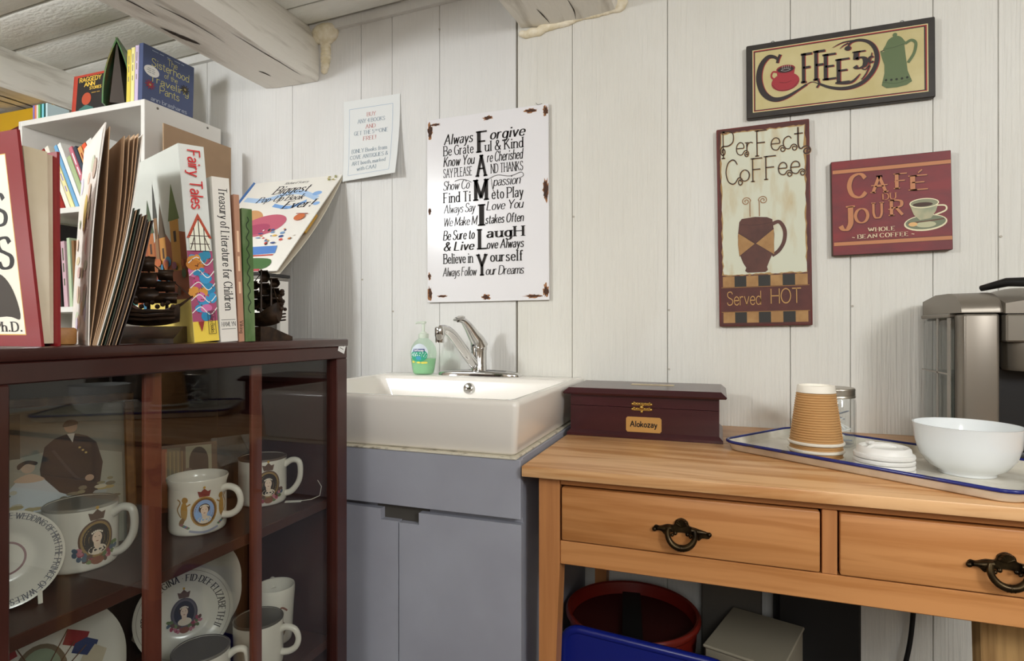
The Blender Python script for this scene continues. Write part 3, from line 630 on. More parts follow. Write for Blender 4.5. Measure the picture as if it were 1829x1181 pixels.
a.text('Ph.D.', Wd-.072, .016, .010, 'serifb', '2a2624', x1=Wd-.028)
a.done('cover_print', t)
# --- wooden block
tag(obj('wood_block', B().box(-.025, .025, -.012, .012, 0, .020, r=.003, seg=2), mat('block_wood', 'c08a4c', .5, k=1.1, color2='a5703a', scale=(8, 60, 60)), loc=(-.735, -1.15, ZT), rot=(0, 0, -.5)), 'small light wood block behind the red bordered hardback', 'block')
# --- picture booklets leaning
E_ = Vector((-.88, .47, 0)); P_ = Vector((.47, .88, 0))
def booklet(name, label, base, sheets, Hh, Lh, cov, pg, art=None, group=None):
    t = thing(name, label, 'book', base, group=group)
    for k, (b0, t0, bow, hh) in enumerate(sheets):
        edge = (k == 0 or k == len(sheets)-1); th = .0012 if edge else .0007
        def f(u, v, off):
            s = b0+(t0-b0)*v+bow*math.sin(PI*v)*(1-u*.6); s = s+off
            p = E_*(Lh*u)+P_*s*(1-.12*u)
            return (p.x, p.y, hh*v*(1-.03*(v*(1-u))))
        b = B(); nu, nv = 6, 10
        g0 = [[f(i/nu, j/nv, 0) for i in range(nu+1)] for j in range(nv+1)]; g1 = [[f(i/nu, j/nv, th) for i in range(nu+1)] for j in range(nv+1)]
        rings = [g0[j]+g1[j][::-1] for j in range(nv+1)]
        b.loft(rings); obj('cover' if edge else 'page', b, cov if edge else pg, t, smooth=50)
        if k == 0 and art:
            A = Art(lambda x, y, o: f(x, y, -.0004-o)); art(A); A.done('cover_print', t)
    return t
def art1(A):
    r = random.Random(11); A.rect(.03, .02, .97, .98, 'd9d2c8', 6, 10)
    for i in range(26):
        u, v = r.uniform(.18, .85), r.uniform(.08, .92); c = r.choice(['cfc09a', 'cdaea4', 'c4b6c4', 'b9bfa6', 'd2b79f', 'c9c4d4', 'b9a290'])
        A.ell(u, v, r.uniform(.05, .13), r.uniform(.02, .05), c, n=12, rings=1)
    A.ell(.45, .62, .10, .09, 'cdb25a', n=16, rings=2)
M_CW = mat('booklet_cover', 'ddd6cc', .45, k=1.15); 
sh = [(0, .016, -.004, .262), (.0015, .020, .003, .258), (.004, .034, .007, .250), (.005, .039, .008, .252), (.006, .044, .008, .254), (.007, .048, .007, .256), (.008, .052, .006, .256)]
booklet('picture_booklet', 'large fanned picture booklet with pale flowered cover leaning on dark ones', (-.665, -1.168, ZT), sh, .26, .17, M_CW, M_PAGE2, art1)
for i, (c, d0) in enumerate((('25301f', 0), ('5a4636', .012), ('241612', .022))):
    booklet('dark_booklet', ['dark green thin booklet beneath the pale flowered picture booklet', 'brown thin booklet in the middle of the leaning dark booklets', 'blackish thin booklet leaning nearest the ship bookend'][i], (-.665+P_.x*(.0095+d0*.62), -1.168+P_.y*(.0095+d0*.62), ZT), [(0, .034, .002, .165-.006*i), (.0025, .0365, .002, .163-.006*i), (.0055, .0395, .002, .165-.006*i)], .165, .15, mat('booklet_dark%d' % i, c, .6, k=1.0), M_PAGE2, group='dark booklets leaning on the case top')
# --- galleon bookends
M_SHIP = mat('ship_bronze', '3f2c1e', .5, .3, k=1.1, color2='1f150e', scale=(80, 80, 80))
def ship(label, loc, rz):
    t = thing('ship_bookend', label, 'bookend', loc, (0, 0, rz), 'galleon bookends')
    b = B(); b.prism([(-.030, 0), (.040, 0), (.040, .022), (.020, .022), (-.030, .006)], -.036, .036, lambda y, z, d_: (d_, y, z)); obj('base', b, M_SHIP, t)
    b = B(); rings = []
    for k in range(15):
        s = k/14; x = -.036+.072*s; wd = .016*math.sin(PI*min(max(s*.9+.08, 0), 1))**.6; zb = .022+.006*(2*s-1)**2; ztp = .044+.016*max(0, .35-s)/.35+.008*max(0, s-.8)/.2
        rings.append([(x, 0, zb), (x, -wd*.8, zb+.008), (x, -wd, zb+.014), (x, -wd*.9, ztp), (x, wd*.9, ztp), (x, wd, zb+.014), (x, wd*.8, zb+.008)])
    b.loft(rings)
    for z in (.030, .035, .040): b.tube([(-.034, -.016, z+.003), (0, -.0185, z), (.034, -.015, z+.003)], .0014, 6)
    obj('hull', b, M_SHIP, t)
    for mx, hh in ((-.020, .098), (.0, .112), (.021, .094)):
        b = B(); b.tube([(mx, 0, .04), (mx, 0, hh)], [.0024, .0012], 6); b.sphere((mx, 0, hh), .002, seg=6, ring=4); obj('mast', b, M_SHIP, t)
        z0 = .052
        for q in range(3):
            z1 = z0+(hh-.052)/3.25; wv = .0125-.0022*q
            bb = B()
            def fs(u, v): return (mx+(u-.5)*2*wv*(1+.1*math.sin(PI*v)), -.004-.011*math.sin(PI*v)*(.5+.5*math.sin(PI*u)), z0+(z1-z0)*v)
            bb.grid(fs, 6, 6); bb.grid(lambda u, v: tuple(Vector(fs(u, v))+Vector((0, .0016, 0))), 6, 6)
            bb.tube([(mx-wv*1.1, -.004, z1), (mx+wv*1.1, -.004, z1)], .0013, 6)
            obj('sail', bb, M_SHIP, t, fixn=False, smooth=60); z0 = z1+.002
    b = B(); b.tube([(.034, 0, .048), (.052, -.002, .062)], [.002, .001], 6); b.tube([(.050, -.002, .061), (.0, 0, .108)], .0007, 4); b.tube([(-.034, 0, .058), (-.02, 0, .095)], .0007, 4)
    for k in range(12):
        x = -.034+.006*k; b.sphere((x, -.015, .050+.003*math.sin(k*2.1)), .0032, seg=6, ring=4)
    for k in range(8): b.sphere((-.036+.003*math.sin(k*1.7), -.004, .05+.004*k), .004, seg=6, ring=4)
    obj('rigging', b, M_SHIP, t); return t
ship('dark bronze galleon bookend in front of the fairy tale book', (-.701, -1.066, ZT), math.radians(36))
ship('dark bronze galleon bookend half hidden behind the green book', (-.690, -.880, ZT), R20+PI+.35)

# ------------------------------------------------------------------ books in the bookcase
def shelf_book(label, x, z, W, H, T, cover, lean=0, deep=None, txt=None, tcol='eeeeee', gname='books in the white bookcase', y=-.275, band=None, fr=None):
    """spine toward the room (-y); lean>0 tips the top to the left"""
    # local spine +x turned to -y : rz=-90deg ; local y -> +x world
    t = book('shelf_book', label, (x, y, z), (math.radians(lean), 0, -PI/2), W, H, T, cover, gname)
    if txt or band:
        a = spine(T)
        if band: a.rect(0, H*band[0], T, H*band[1], band[2])
        if txt: a.dash(T*.5, H*.9, H*.7, T*.3, tcol, rot=-PI/2)
        a.done('spine_print', t)
    return t
cols = [('navy blue slim book tipped at the left of the upper shelf', '2b3446', .20, .016, None), ('dark red slim book with white spine lettering tipped on the upper shelf', '8a2622', .24, .020, ('STORY BOOK', 'e2cfc0')), ('cream slim book tipped beside the dark red one', 'dcd6c8', .25, .018, None), ('pale yellow and lilac book tipped on the upper shelf', 'd8cf9a', .21, .016, ('RHYMES', '8c7ab0')), ('light blue spined book tipped beside the pale yellow one', '6f9fc4', .25, .014, None), ('white spined tall book tipped in the middle of the upper shelf', 'e2dfd8', .255, .016, None), ('pale green short book tipped beside the white spined tall one', '9fae84', .20, .018, None), ('pink and lilac book tipped beside the pale green one', 'b86a78', .235, .016, ('PONY TALES', 'e8d8e8')), ('charcoal grey slim book tipped on the upper shelf', '3c4450', .235, .013, None), ('tan orange book with red lettering tipped on the upper shelf', 'c9925a', .23, .018, ('THE RAILWAY', '8a3a20')), ('bright orange red book tipped near the tan one', 'd25a3a', .24, .018, None), ('thick white paperback tipped right of the orange red book', 'd6d3cc', .25, .026, None), ('slate blue book tipped near the right end of the upper shelf', '4a6a9a', .25, .018, None), ('white thin book tipped at the right end of the upper shelf', 'e6e3dc', .255, .014, None)]
x = -2.13; lean = 27
for i, (lab, c, h, th, tx) in enumerate(cols):
    shelf_book(lab, x, 1.4003, .2, h, th, c, lean, txt=tx[0] if tx else None, tcol=tx[1] if tx else 'ffffff', band=(0, .45, 'b0a0cc') if 'lilac' in lab and 'pink' in lab else None)
    x += th/math.cos(math.radians(lean))+.0045
# a picture book cover peeping out between the tipped books
low = [('sage green wide spine book on the middle shelf', '8fae6c', .245, .035, 3), ('tan slim book on the middle shelf', 'b58a58', .16, .012, 6), ('tall black binder like book on the middle shelf', '22201f', .285, .022, 6), ('dusty pink patterned book on the middle shelf', 'b89aa2', .225, .018, 5), ('pale green speckled book on the middle shelf', 'a8b89a', .235, .014, 4), ('brown patterned slim book on the middle shelf', '7a5a3c', .225, .012, 4), ('peach slim book on the middle shelf', 'd2a583', .225, .014, 3), ('bright pink book on the middle shelf', 'c0467c', .26, .014, 2), ('cream book toward the right of the middle shelf', 'd9d2c0', .22, .02, 2), ('teal book toward the right of the middle shelf', '4a8a88', .21, .022, 0)]
x = -2.19
for lab, c, h, th, ln in low:
    shelf_book(lab, x, 1.0723, .2, h, th, c, ln, txt='TALES' if 'sage' in lab or 'pink pat' in lab else None, tcol='3a4a2c'); x += th/math.cos(math.radians(ln))+h*0+.009
for i, (lab, c, h, th) in enumerate((('white book on the lowest visible shelf', 'd9d8d2', .22, .03), ('pale grey blue book on the lowest visible shelf', 'a9bcc0', .23, .03), ('mustard book on the lowest visible shelf', 'c8a850', .20, .02), ('light grey book on the lowest visible shelf', 'c2c2c0', .24, .03), ('teal green book on the lowest visible shelf', '5f8f8a', .235, .028), ('brown book on the lowest visible shelf', '8a6a4a', .23, .02), ('second teal book on the lowest visible shelf', '4f7f86', .22, .022), ('ivory book at the right of the lowest visible shelf', 'd6d0c0', .235, .03))):
    shelf_book(lab, -2.24+.066*i, .7453, .2, h, th, c, 0)
# --- on top of the bookcase
ZB = 1.7103
t = thing('story_book', 'red spined storybook with black cover and yellow block title on the bookcase', 'book', (-2.035, -.290, ZB), (math.radians(-4), 0, 0))
W, H = .165, .135
b = B(); b.box(0, W, 0, .002, 0, H); b.box(0, W, .024, .026, 0, H); b.box(-.002, .002, 0, .026, 0, H); obj('cover', b, paint('a83a2a'), t, smooth=0)
obj('pages', B().box(.002, W-.003, .002, .024, .003, H-.003), M_PAGE, t, smooth=0)
a = Art(lambda x_, y_, o: (x_, -o, y_)); a.rect(.018, 0, W, H-.008, '231f1e'); a.text('RAGGEDY', .028, .110, .014, 'bold', 'd8b444', x1=.128); a.text('ANN', .052, .093, .013, 'bold', 'd8b444', x1=.100); a.text('STORIES', .078, .080, .009, 'bold', 'd8b444', x1=.132)
a.dash(.088, .068, .05, .003, '9a7a34', words=2)
a.ell(.066, .050, .022, .021, 'a8462c'); a.poly([(.028, 0), (.108, 0), (.100, .018), (.066, .030), (.034, .018)], '3f6a62', smooth=False)
a.done('cover_print', t)
t = thing('green_standing_book', 'green illustrated book standing like a tent on the bookcase', 'book', (-1.795, -.312, ZB))
ax = Vector((-.62, .78, 0)); pv = Vector((.78, .62, 0)); H = .212; M_GC = mat('green_cover', '4f7a4c', .35, k=1.1, color2='8a6a3a', scale=(30, 30, 14), ramp=(.45, .7))
for s_, wd in ((-1, .040), (1, .046)):
    b = B(); rings = []
    for k in range(11):
        v = k/10; off = s_*wd*(1-v)+s_*.012*math.sin(PI*v); z_ = H*v
        q = [pv*off, pv*off+ax*.17, pv*(off-s_*.004)+ax*.17, pv*(off-s_*.004)]
        rings.append([(c.x, c.y, z_) for c in q])
    b.loft(rings); obj('cover', b, M_GC, t, smooth=50)
b = B(); b.prism([(-.020, .006), (.022, .006), (.0015, H-.02), (-.0015, H-.02)], .004, .166, lambda x_, z_, d_: tuple(pv*x_+ax*d_+Vector((0, 0, z_)))); obj('pages', b, paint('3a3028'), t, smooth=0)  # dark wedge fills the tent, its colour carries the shade between the covers
# set of boxed novels with the blue one in front
nb = [('blue lettered paperback facing out at the right end of the bookcase top', '454f70', .018), ('lilac paperback behind the blue lettered one', 'b9a9c4', .016), ('pale yellow paperback behind the lilac one', 'd9cf8a', .016), ('yellow paperback at the back of the row behind the blue lettered one', 'cdb94e', .017)]
x = -1.684
for i, (lab, c, th) in enumerate(nb):
    # front board looks +x ; spine looks -y
    t = thing('paperback', lab, 'book', (x, -.312, ZB), (0, math.radians(2), 0), 'paperbacks on the bookcase top')
    W, H = .185, .176-.004*i
    obj('cover', B().box(-th+.001, 0, 0, W, 0, H, r=.0006), paint(c, .35), t, smooth=0)
    obj('pages', B().box(-th+.0022, -.0012, .002, W+.0006, -.0001 if False else .0008, H+.0006), M_PAGE, t, smooth=0)
    if i == 0:
        a = Art(lambda x_, y_, o: (o, x_, y_))
        for s_, x0, x1, y, sz in (('The', .085, .120, .142, .020), ('Sisterhood', .030, .165, .118, .024), ('of the', .075, .122, .097, .016), ('Traveling', .024, .165, .070, .022), ('Pants', .060, .130, .042, .024)): a.text(s_, x0, y, sz, 'hand', 'bfb868', x1=x1)
        a.text('ann brashares', .03, .010, .013, 'hand', 'b4bac4', x1=.16); a.dash(.03, .166, .13, .002, '9aa4b8', words=5)
        a.ell(.030, .100, .026, .017, 'cfcdc8'); a.dash(.016, .106, .03, .0025, '9a9a9a', words=2); a.dash(.013, .100, .036, .0025, '9a9a9a', words=2); a.dash(.016, .094, .03, .0025, '9a9a9a', words=2)
        for cx, cy, c1 in ((.025, .056, '8a2f3a'), (.150, .088, '3a3428')):
            for k in range(10): a.line([(cx, cy), (cx+.017*math.cos(k*PI/5), cy+.015*math.sin(k*PI/5))], .003, c1, smooth=False)
            a.ell(cx, cy, .010, .009, c1); a.ell(cx, cy, .004, .0035, '9a8a5a')
        a.done('cover_print', t)
    else:
        a = Art(lambda x_, y_, o: (-th+.001+x_, -o, y_)); a.dash((th-.001)*.5, H*.88, H*.6, .0035, '7a7060', rot=-PI/2); a.done('spine_print', t)
    x -= th+.0008
t = thing('yellow_book', 'yellow picture book propped behind the little pamphlets on the bookcase', 'book', (-2.585, -.215, 1.620), (math.radians(-4), math.radians(-1), math.radians(2)))
obj('cover', B().box(0, .30, 0, .012, 0, .196, r=.0015), paint('b8901e', .4), t); obj('pages', B().box(.003, .3015, .002, .010, .002, .194), M_PAGE, t, smooth=0)
a = Art(lambda x_, y_, o: (x_, -o, y_)); a.poly([(.06, .10), (.14, .12), (.14, .135), (.09, .125), (.06, .112)], '5a2420', smooth=True); a.poly([(.10, .05), (.15, .10), (.17, .05)], '5a2a3a'); a.done('cover_print', t)
for i, c in enumerate(['7a6aa8', 'd07a5a', 'd0cfc8', '6fae6c', '1f5f52', '7fc4d0', '1f4a46', 'b8ccd0']):
    t = book('pamphlet', ['violet', 'salmon', 'white', 'grass green', 'dark green', 'sky blue', 'bottle green', 'pale blue'][i]+' pamphlet in the small coloured set on the bookcase top', (-2.238+.0095*i, -.285, ZB), (0, 0, -PI/2), .07, .062, .0085, c, 'coloured pamphlets on the bookcase top')

# ------------------------------------------------------------------ arched stand with the pop up book
SXa, SXb, SYf, SYb, SZ = -1.64, -1.222, -.315, -.20, 1.160
st = thing('arched_stand', 'white stand with black top and arched side near the back wall', 'stand', (-1.43, -.26, 0))
def stp(name, b, m=M_WHITEL, **k): return obj(name, b, m, st, loc=(1.43, .26, 0), **k)
stp('top_board', B().box(SXa, SXb+.006, SYf-.008, SYb+.002, SZ-.009, SZ, r=.001), paint('1d1b1a', .35))
stp('under_board', B().box(SXa+.004, SXb+.002, SYf-.004, SYb, SZ-.018, SZ-.0095), paint('77736c'))
arch = [(SYf, 0), (SYf, SZ-.019), (SYb, SZ-.019), (SYb, 0), (SYb-.034, 0), (SYb-.034, SZ-.085)]
arch += [(SYb-.034-.045*(1-math.cos(a_)), SZ-.085+.055*math.sin(a_)) for a_ in [PI/2*k/8 for k in range(1, 9)]]
arch += [(SYf+.012, SZ-.030), (SYf+.012, 0)]
b = B(); b.prism(arch, SXb-.012, SXb, lambda y_, z_, d_: (d_, y_, z_)); stp('arched_side', b, smooth=0)
stp('front_panel', B().box(SXa+.01, SXb-.0125, SYf, SYf+.010, 0, SZ-.019)); stp('side_panel', B().box(SXa+.002, SXa+.010, SYf, SYb, 0, SZ-.019))
stp('back_panel', B().box(SXa+.01, SXb-.0125, SYb-.010, SYb, 0, SZ-.019), paint('8a857e'))
tag(obj('shelf_board', B().box(-.32, .32, -.14, .14, 0, .018, r=.002), M_WHITEL, loc=(-2.62, -.162, 1.600)), 'white shelf board on the wall left of the bookcase', 'shelf')
pu = thing('pop_up_book', 'large white pop up book leaning open on the arched stand', 'book', (-1.205, -.268, SZ+.0075))
Hh = math.hypot(.258, .34); up = Vector((.04, .255, .338)).normalized(); side = Vector((-1, 0, 0)); nrm = side.cross(up).normalized()
if nrm.y > 0: nrm = -nrm
def pm(u, v, o): p = side*(.365*(1-u))+up*(v*Hh)+nrm*o; return tuple(p)
b = B(); b.prism([(0, 0), (1, 0), (1, 1), (0, 1)], 0, -.003, lambda x_, y_, d_: pm(x_, y_, d_)); obj('cover', b, paint('dad7cf', .2), pu, smooth=0)
b = B(); rings = []
for k in range(13):
    v = k/12; g = .040*(math.sin(PI*v)*.75+.25*(1-v)) 
    rings.append([pm(1, v, -.006-g*.6), pm(1, v, -.009-g*.6), pm(.5, v, -.008-g*.3), pm(0, v, -.006), pm(0, v, -.004), pm(.5, v, -.006-g*.25)])
b.loft(rings); obj('back_cover', b, paint('c9c2b2', .5), pu, smooth=50)
b = B(); b.prism([(-.014, .02), (.014, .0), (.014, 1.0), (-.014, 1.015)], .002, -.007, lambda x_, y_, d_: pm(x_, y_, d_)); obj('spine_tape', b, paint('3f68a0', .3), pu, smooth=0)
b = B(); b.prism([(.25, .35), (.985, .40), (.985, .58), (.25, .6)], -.008, -.016, lambda x_, y_, d_: pm(x_, y_, d_)); b.prism([(.1, .02), (.97, .02), (.97, .98), (.1, .98)], -.0045, -.0065, lambda x_, y_, d_: pm(x_, y_, d_)); obj('pop_up_pages', b, [paint('b58a34')], pu, smooth=0)
a = Art(lambda x_, y_, o: pm(x_, y_, o), .00008)
a.line([(.05, .80), (.3, .77), (.6, .84), (.9, .74)], .05, '9db6d2'); a.line([(.45, .70), (.65, .66), (.8, .72)], .035, '6f97c8'); a.ell(.86, .80, .05, .025, '7fa3cf', n=12); a.ell(.93, .68, .035, .02, '7fa3cf', n=12)
a.text('Richard Scarry', .40, .945, .026, 'ital', '55524e', x1=.66)
a.text('Biggest', .34, .835, .088, 'ital', '17151a', x1=.72); a.text('Pop-Up Book', .22, .745, .062, 'ital', '17151a', x1=.73); a.text('Ever!', .58, .650, .080, 'ital', '17151a', x1=.88)
a.ell(.27, .50, .19, .155, 'bd8f62', rot=-.15, n=32); a.ell(.50, .47, .235, .115, 'b05a6c', rot=.12, n=32); a.ell(.44, .43, .16, .06, '9c4660', rot=.12); a.ell(.20, .46, .07, .03, 'b8727e', n=16)
a.poly([(.12, .36), (.30, .33), (.33, .22), (.10, .20)], '8476b0'); a.poly([(.12, .21), (.28, .19), (.34, .10), (.10, .08)], '3a2a2c'); a.poly([(.16, .12), (.40, .08), (.42, .0), (.15, 0)], '8f4028')
a.poly([(.40, .155), (.86, .17), (.83, .245), (.42, .245)], '4f78b4'); a.line([(.41, .15), (.85, .155)], .012, 'b04038', smooth=False); a.poly([(.42, .02), (.84, .02), (.86, .11), (.60, .13), (.45, .10)], '44663c', smooth=True); a.line([(.5, .015), (.82, .012)], .02, 'a8464e', smooth=False)
r = random.Random(5)
for i in range(26): a.ell(r.uniform(.55, .93), r.uniform(.25, .42), r.uniform(.008, .03), r.uniform(.005, .014), r.choice(['b8463e', '3a4f80', 'c9a24a', '3a3a3a', 'd8d4cc', '6f8fb0', 'b5743e']), n=10, rings=1)
for i in range(10): a.ell(r.uniform(.85, .96), r.uniform(.93, .985), .012, .007, r.choice(['a89a4a', '8a8a4a', 'b5a060']), n=8, rings=1)
a.ell(.86, .53, .055, .035, 'b8663e'); a.line([(.80, .57), (.93, .56)], .008, '8a3a30', smooth=False); a.ell(.10, .63, .03, .02, 'b0564a', n=10)
a.done('cover_print', pu)
bd = tag(obj('tan_board', B().box(-.0025, .0025, -.13, .13, 0, .468, r=.0006), mat('tan_card', 'a98d70', .7, k=1.1, color2='9f8468', scale=(9, 9, 9)), loc=(-1.598, -.18, SZ), rot=(0, 0, 0)), 'tall tan card sheet standing between bookcase and pop up book', 'card')
# ------------------------------------------------------------------ things on the sink and desk
# soap pump
sp_ = thing('soap_bottle', 'clear pump bottle of pale green hand soap standing on the sink', 'bottle', (-.826, -.085, SZ1+.0005), (0, 0, .3))
prof = [(0, .0), (.026, 0), (.031, .004), (.034, .02), (.0385, .05), (.0395, .065), (.036, .082), (.026, .098), (.016, .106), (.0135, .112), (.0135, .116), (0, .116)]
obj('bottle', B().lathe(prof, 28, sy=.72), glass('soap_plastic', (.86, .95, .88), 1.35), sp_, smooth=60)
obj('soap', B().lathe([(0, .002), (.025, .002), (.030, .006), (.033, .02), (.0365, .045), (.0365, .048), (0, .048)], 28, sy=.70), mat('soap_gel', '9fc9a2', .15, k=1.15), sp_, smooth=60)
M_PUMP = mat('pump_plastic', 'cdd6c8', .3, k=1.15)
pm_ = obj('pump', B().lathe([(.0145, .108), (.0155, .110), (.0155, .121), (.010, .123), (.008, .127), (.0045, .128), (.0045, .150), (.008, .151), (.009, .156), (.007, .158), (0, .158)], 20), M_PUMP, sp_)
obj('nozzle', B().tube([(.004, 0, .154), (-.014, -.004, .155), (-.023, -.006, .152)], [.0042, .0036, .0026], 8), M_PUMP, pm_)
def bm_(ang0):
    def f(x, y, o):
        # hugs the bottle radius at that height
        rr_ = 0
        for (r0, z0), (r1, z1) in zip(prof[1:], prof[2:]):
            if z0 <= y <= z1 and z1 > z0: rr_ = r0+(r1-r0)*(y-z0)/(z1-z0); break
        a_ = ang0+x/.036; return ((rr_+.0006+o)*math.cos(a_), (rr_*.72+.0006+o)*math.sin(a_), y)
    return f
a = Art(bm_(-PI/2-.25)); a.ell(0, .068, .026, .024, 'c9d2dc', n=24, rings=4); a.ell(0, .058, .025, .019, '2f9a78', n=24, rings=4); a.rect(-.017, .068, .017, .077, '2b3f7a', 6, 2); a.text('Softsoap', -.014, .070, .006, 'bold', 'e8ecf2', x1=.014); a.ell(.0, .050, .008, .006, '3f8fb0', n=12, rings=2)
for dx in (-.018, .0, .012, .02): a.ell(dx, .037+.002*math.sin(dx*300), .006, .003, 'd6cc5a', n=10, rings=1)
a.line([(-.018, .061), (.018, .061)], .0022, 'bfe0d0', smooth=False); a.line([(-.015, .056), (.015, .056)], .0018, 'bfe0d0', smooth=False); a.done('label', sp_)

# tea box
M_TEA = mat('tea_box_wood', '431a20', .3, k=1.0, color2='3a141a', scale=(4, 30, 30), coat=.25)
tx = thing('tea_box', 'dark maroon wooden tea box with brass clasp beside the sink', 'box', (-.166, -.165, DZ+.0005))
def taper(b, x, y, z0, z1, x2, y2, mi=0): b.loft([[(-x, -y, z0), (x, -y, z0), (x, y, z0), (-x, y, z0)], [(-x2, -y2, z1), (x2, -y2, z1), (x2, y2, z1), (-x2, y2, z1)]], mi)
bx = B(); taper(bx, .176, .104, 0, .006, .176, .104); taper(bx, .176, .104, .006, .014, .168, .097); taper(bx, .168, .097, .014, .0705, .168, .097); obj('body', bx, M_TEA, tx, smooth=20)
lx = B(); taper(lx, .168, .097, .0715, .098, .168, .097); taper(lx, .182, .110, .098, .102, .184, .112); taper(lx, .184, .112, .102, .113, .172, .100); ld = obj('lid', lx, M_TEA, tx, smooth=20)
M_BRASS = mat('brass', 'c9a860', .25, .9, k=1.1); M_GOLD = mat('gold_plate', 'c89a58', .4, .3, k=1.05)
pl = B(); pl.box(-.052, .052, -.014, .014, .113, .1142, r=.0005); obj('lid_plate', pl, mat('lid_plate_tan', 'b9a98a', .4), tx, loc=(.012, .02, 0))
a = Art(lambda x, y, o: (.012+x, .02+y, .1144+o)); a.dash(-.03, 0, .06, .005, '7a6a52', words=2); a.done('lid_plate_print', tx)
cb = B()
for zc in (.0795, .0675):
    cb.box(-.020, .020, -.0985, -.097, zc-.0035, zc+.0035, r=.0005)
    for sx in (-1, 1):
        cb.sphere((sx*.021, -.0985, zc), .0035, seg=8, ring=6); cb.sphere((sx*.0175, -.0985, zc+.0035), .002, seg=8, ring=6)
    for k in range(5): cb.sphere((-.012+.006*k, -.099, zc+.001), .0024, seg=8, ring=6)
cb.sphere((0, -.1005, .0725), .005, seg=10, ring=8); cb.sphere((0, -.0995, .062), .0034, seg=8, ring=6)
obj('clasp', cb, M_BRASS, tx)
pp = [(-.040, .0225), (-.0365, .0185), (.0365, .0185), (.040, .0225), (.040, .0495), (.0365, .0535), (-.0365, .0535), (-.040, .0495)]
pb = B(); pb.prism(pp, -.0972, -.0985, lambda x, z, d_: (x, d_, z)); obj('name_plate', pb, M_GOLD, tx, loc=(.004, 0, -.004), smooth=0)
a = Art(lambda x, z, o: (.004+x, -.0986-o, z-.004)); a.text('Alokozay', -.030, .031, .0125, 'bold', '1c140e', x1=.030); a.done('name_plate_print', tx)

# enamel tray
TA = math.radians(-35); TL, TD = .500, .285
ty = thing('enamel_tray', 'white enamel tray with worn blue rim holding cups and bowl', 'tray', (.0, -.325, DZ+.0005), (0, 0, TA))
def rt(x0, x1, y0, y1, r, z): return rr(x0, x1, y0, y1, r, z, 6)
tb = B(); tb.loft([rt(.014, TL-.014, .014, TD-.014, .03, 0), rt(.008, TL-.008, .008, TD-.008, .034, .003), rt(.003, TL-.003, .003, TD-.003, .038, .016), rt(.0, TL, .0, TD, .04, .0185), rt(.004, TL-.004, .004, TD-.004, .038, .0185), rt(.009, TL-.009, .009, TD-.009, .035, .0045), rt(.018, TL-.018, .018, TD-.018, .03, .0025)])
obj('pan', tb, mat('enamel', 'd8d3c6', .25, k=1.1, color2='a39680', scale=(14, 14, 14), ramp=(.48, .8)), ty, smooth=50)
ring = rt(.0015, TL-.0015, .0015, TD-.0015, .04, .0185); rb = B(); rb.tube(ring+[ring[0], ring[1]], .0032, 8)
obj('rim', rb, mat('blue_enamel', '232a72', .18, k=1.0, color2='3a3638', scale=(22, 22, 22), ramp=(.6, .72)), ty, smooth=60)
TZ = DZ+.0035
# coffee cups, stacked upside down
M_KRAFT = mat('kraft_sleeve', 'b98f5c', .7, k=1.08); M_CUPW = mat('paper_white', 'e3ddd0', .5, k=1.15)
def cup(label, z, full):
    t = thing('paper_cup', label, 'cup', (.178, -.365, z), (0, 0, -.4), 'upturned paper cups on the tray')
    Hc, R0, R1 = .112, .0485, .032
    b = B(); prof = []; N = 20
    for k in range(N):
        for q, dr in ((0, .0013), (.5, -.0006)):
            s = (k+q)/N; z_ = .006+(.094)*s; prof.append((R0-.002+(R1-R0+.002)*(z_/Hc)+dr, z_))
    obj('sleeve', B().lathe([(0, prof[0][1])]+prof+[(0, prof[-1][1])], 36), M_KRAFT, t, smooth=60)
    obj('seam', B().tube([(R0-.001+(R1-R0)*(z_/Hc)+.0002, 0, z_) for z_ in (.008, .05, .098)], .0012, 6), M_KRAFT, t) if full else None
    obj('rim', B().lathe([(R0-.004, .0), (R0, .0), (R0+.0016, .002), (R0+.0014, .0045), (R0-.002, .006), (R0-.004, .006)], 36), M_CUPW, t, smooth=60)
    obj('base', B().lathe([(R1+.0028, .0985), (R1+.0008, .111), (R1, Hc), (R1-.002, Hc), (R1-.003, .108), (0, .108)], 36), M_CUPW, t, smooth=60)
    return t
cup('brown ripple paper cup at the bottom of the upturned stack', TZ, False); cup('brown ripple paper cup in the middle of the upturned stack', TZ+.0145, False); cup('brown ripple paper cup on top of the upturned stack', TZ+.029, True)
# lids
M_LID = mat('lid_plastic', 'dcdad5', .35, k=1.12)
def lid(label, z, top):
    t = thing('cup_lid', label, 'lid', (.275, -.436, z), (0, 0, .5), 'cup lids stacked on the tray')
    obj('lid_shell', B().lathe([(.041, 0), (.0465, .0), (.0475, .003), (.0465, .0065), (.0425, .008), (.041, .016), (.038, .0185), (.035, .0175), (.033, .014), (0, .014)] if top else [(.041, 0), (.0465, .0), (.0475, .003), (.0465, .0065), (.0425, .0075), (.0, .0075)], 40), M_LID, t, smooth=50)
    if top:
        b = B(); b.box(-.006, .006, .026, .036, .0165, .0215, r=.0012); obj('sip_tab', b, M_LID, t)
        b = B(); b.tube([(-.03, .006, .014), (-.012, .012, .017), (.012, .012, .017), (.03, .006, .014)], [.002, .004, .004, .002], 8); obj('lid_ridge', b, M_LID, t)
for k in range(4): lid(['white plastic cup lid at the bottom of the lid stack', 'white plastic cup lid second from the bottom of the lid stack', 'white plastic cup lid just under the top lid', 'white plastic cup lid with sip tab on top of the lid stack'][k], TZ+.0082*k, k == 3)
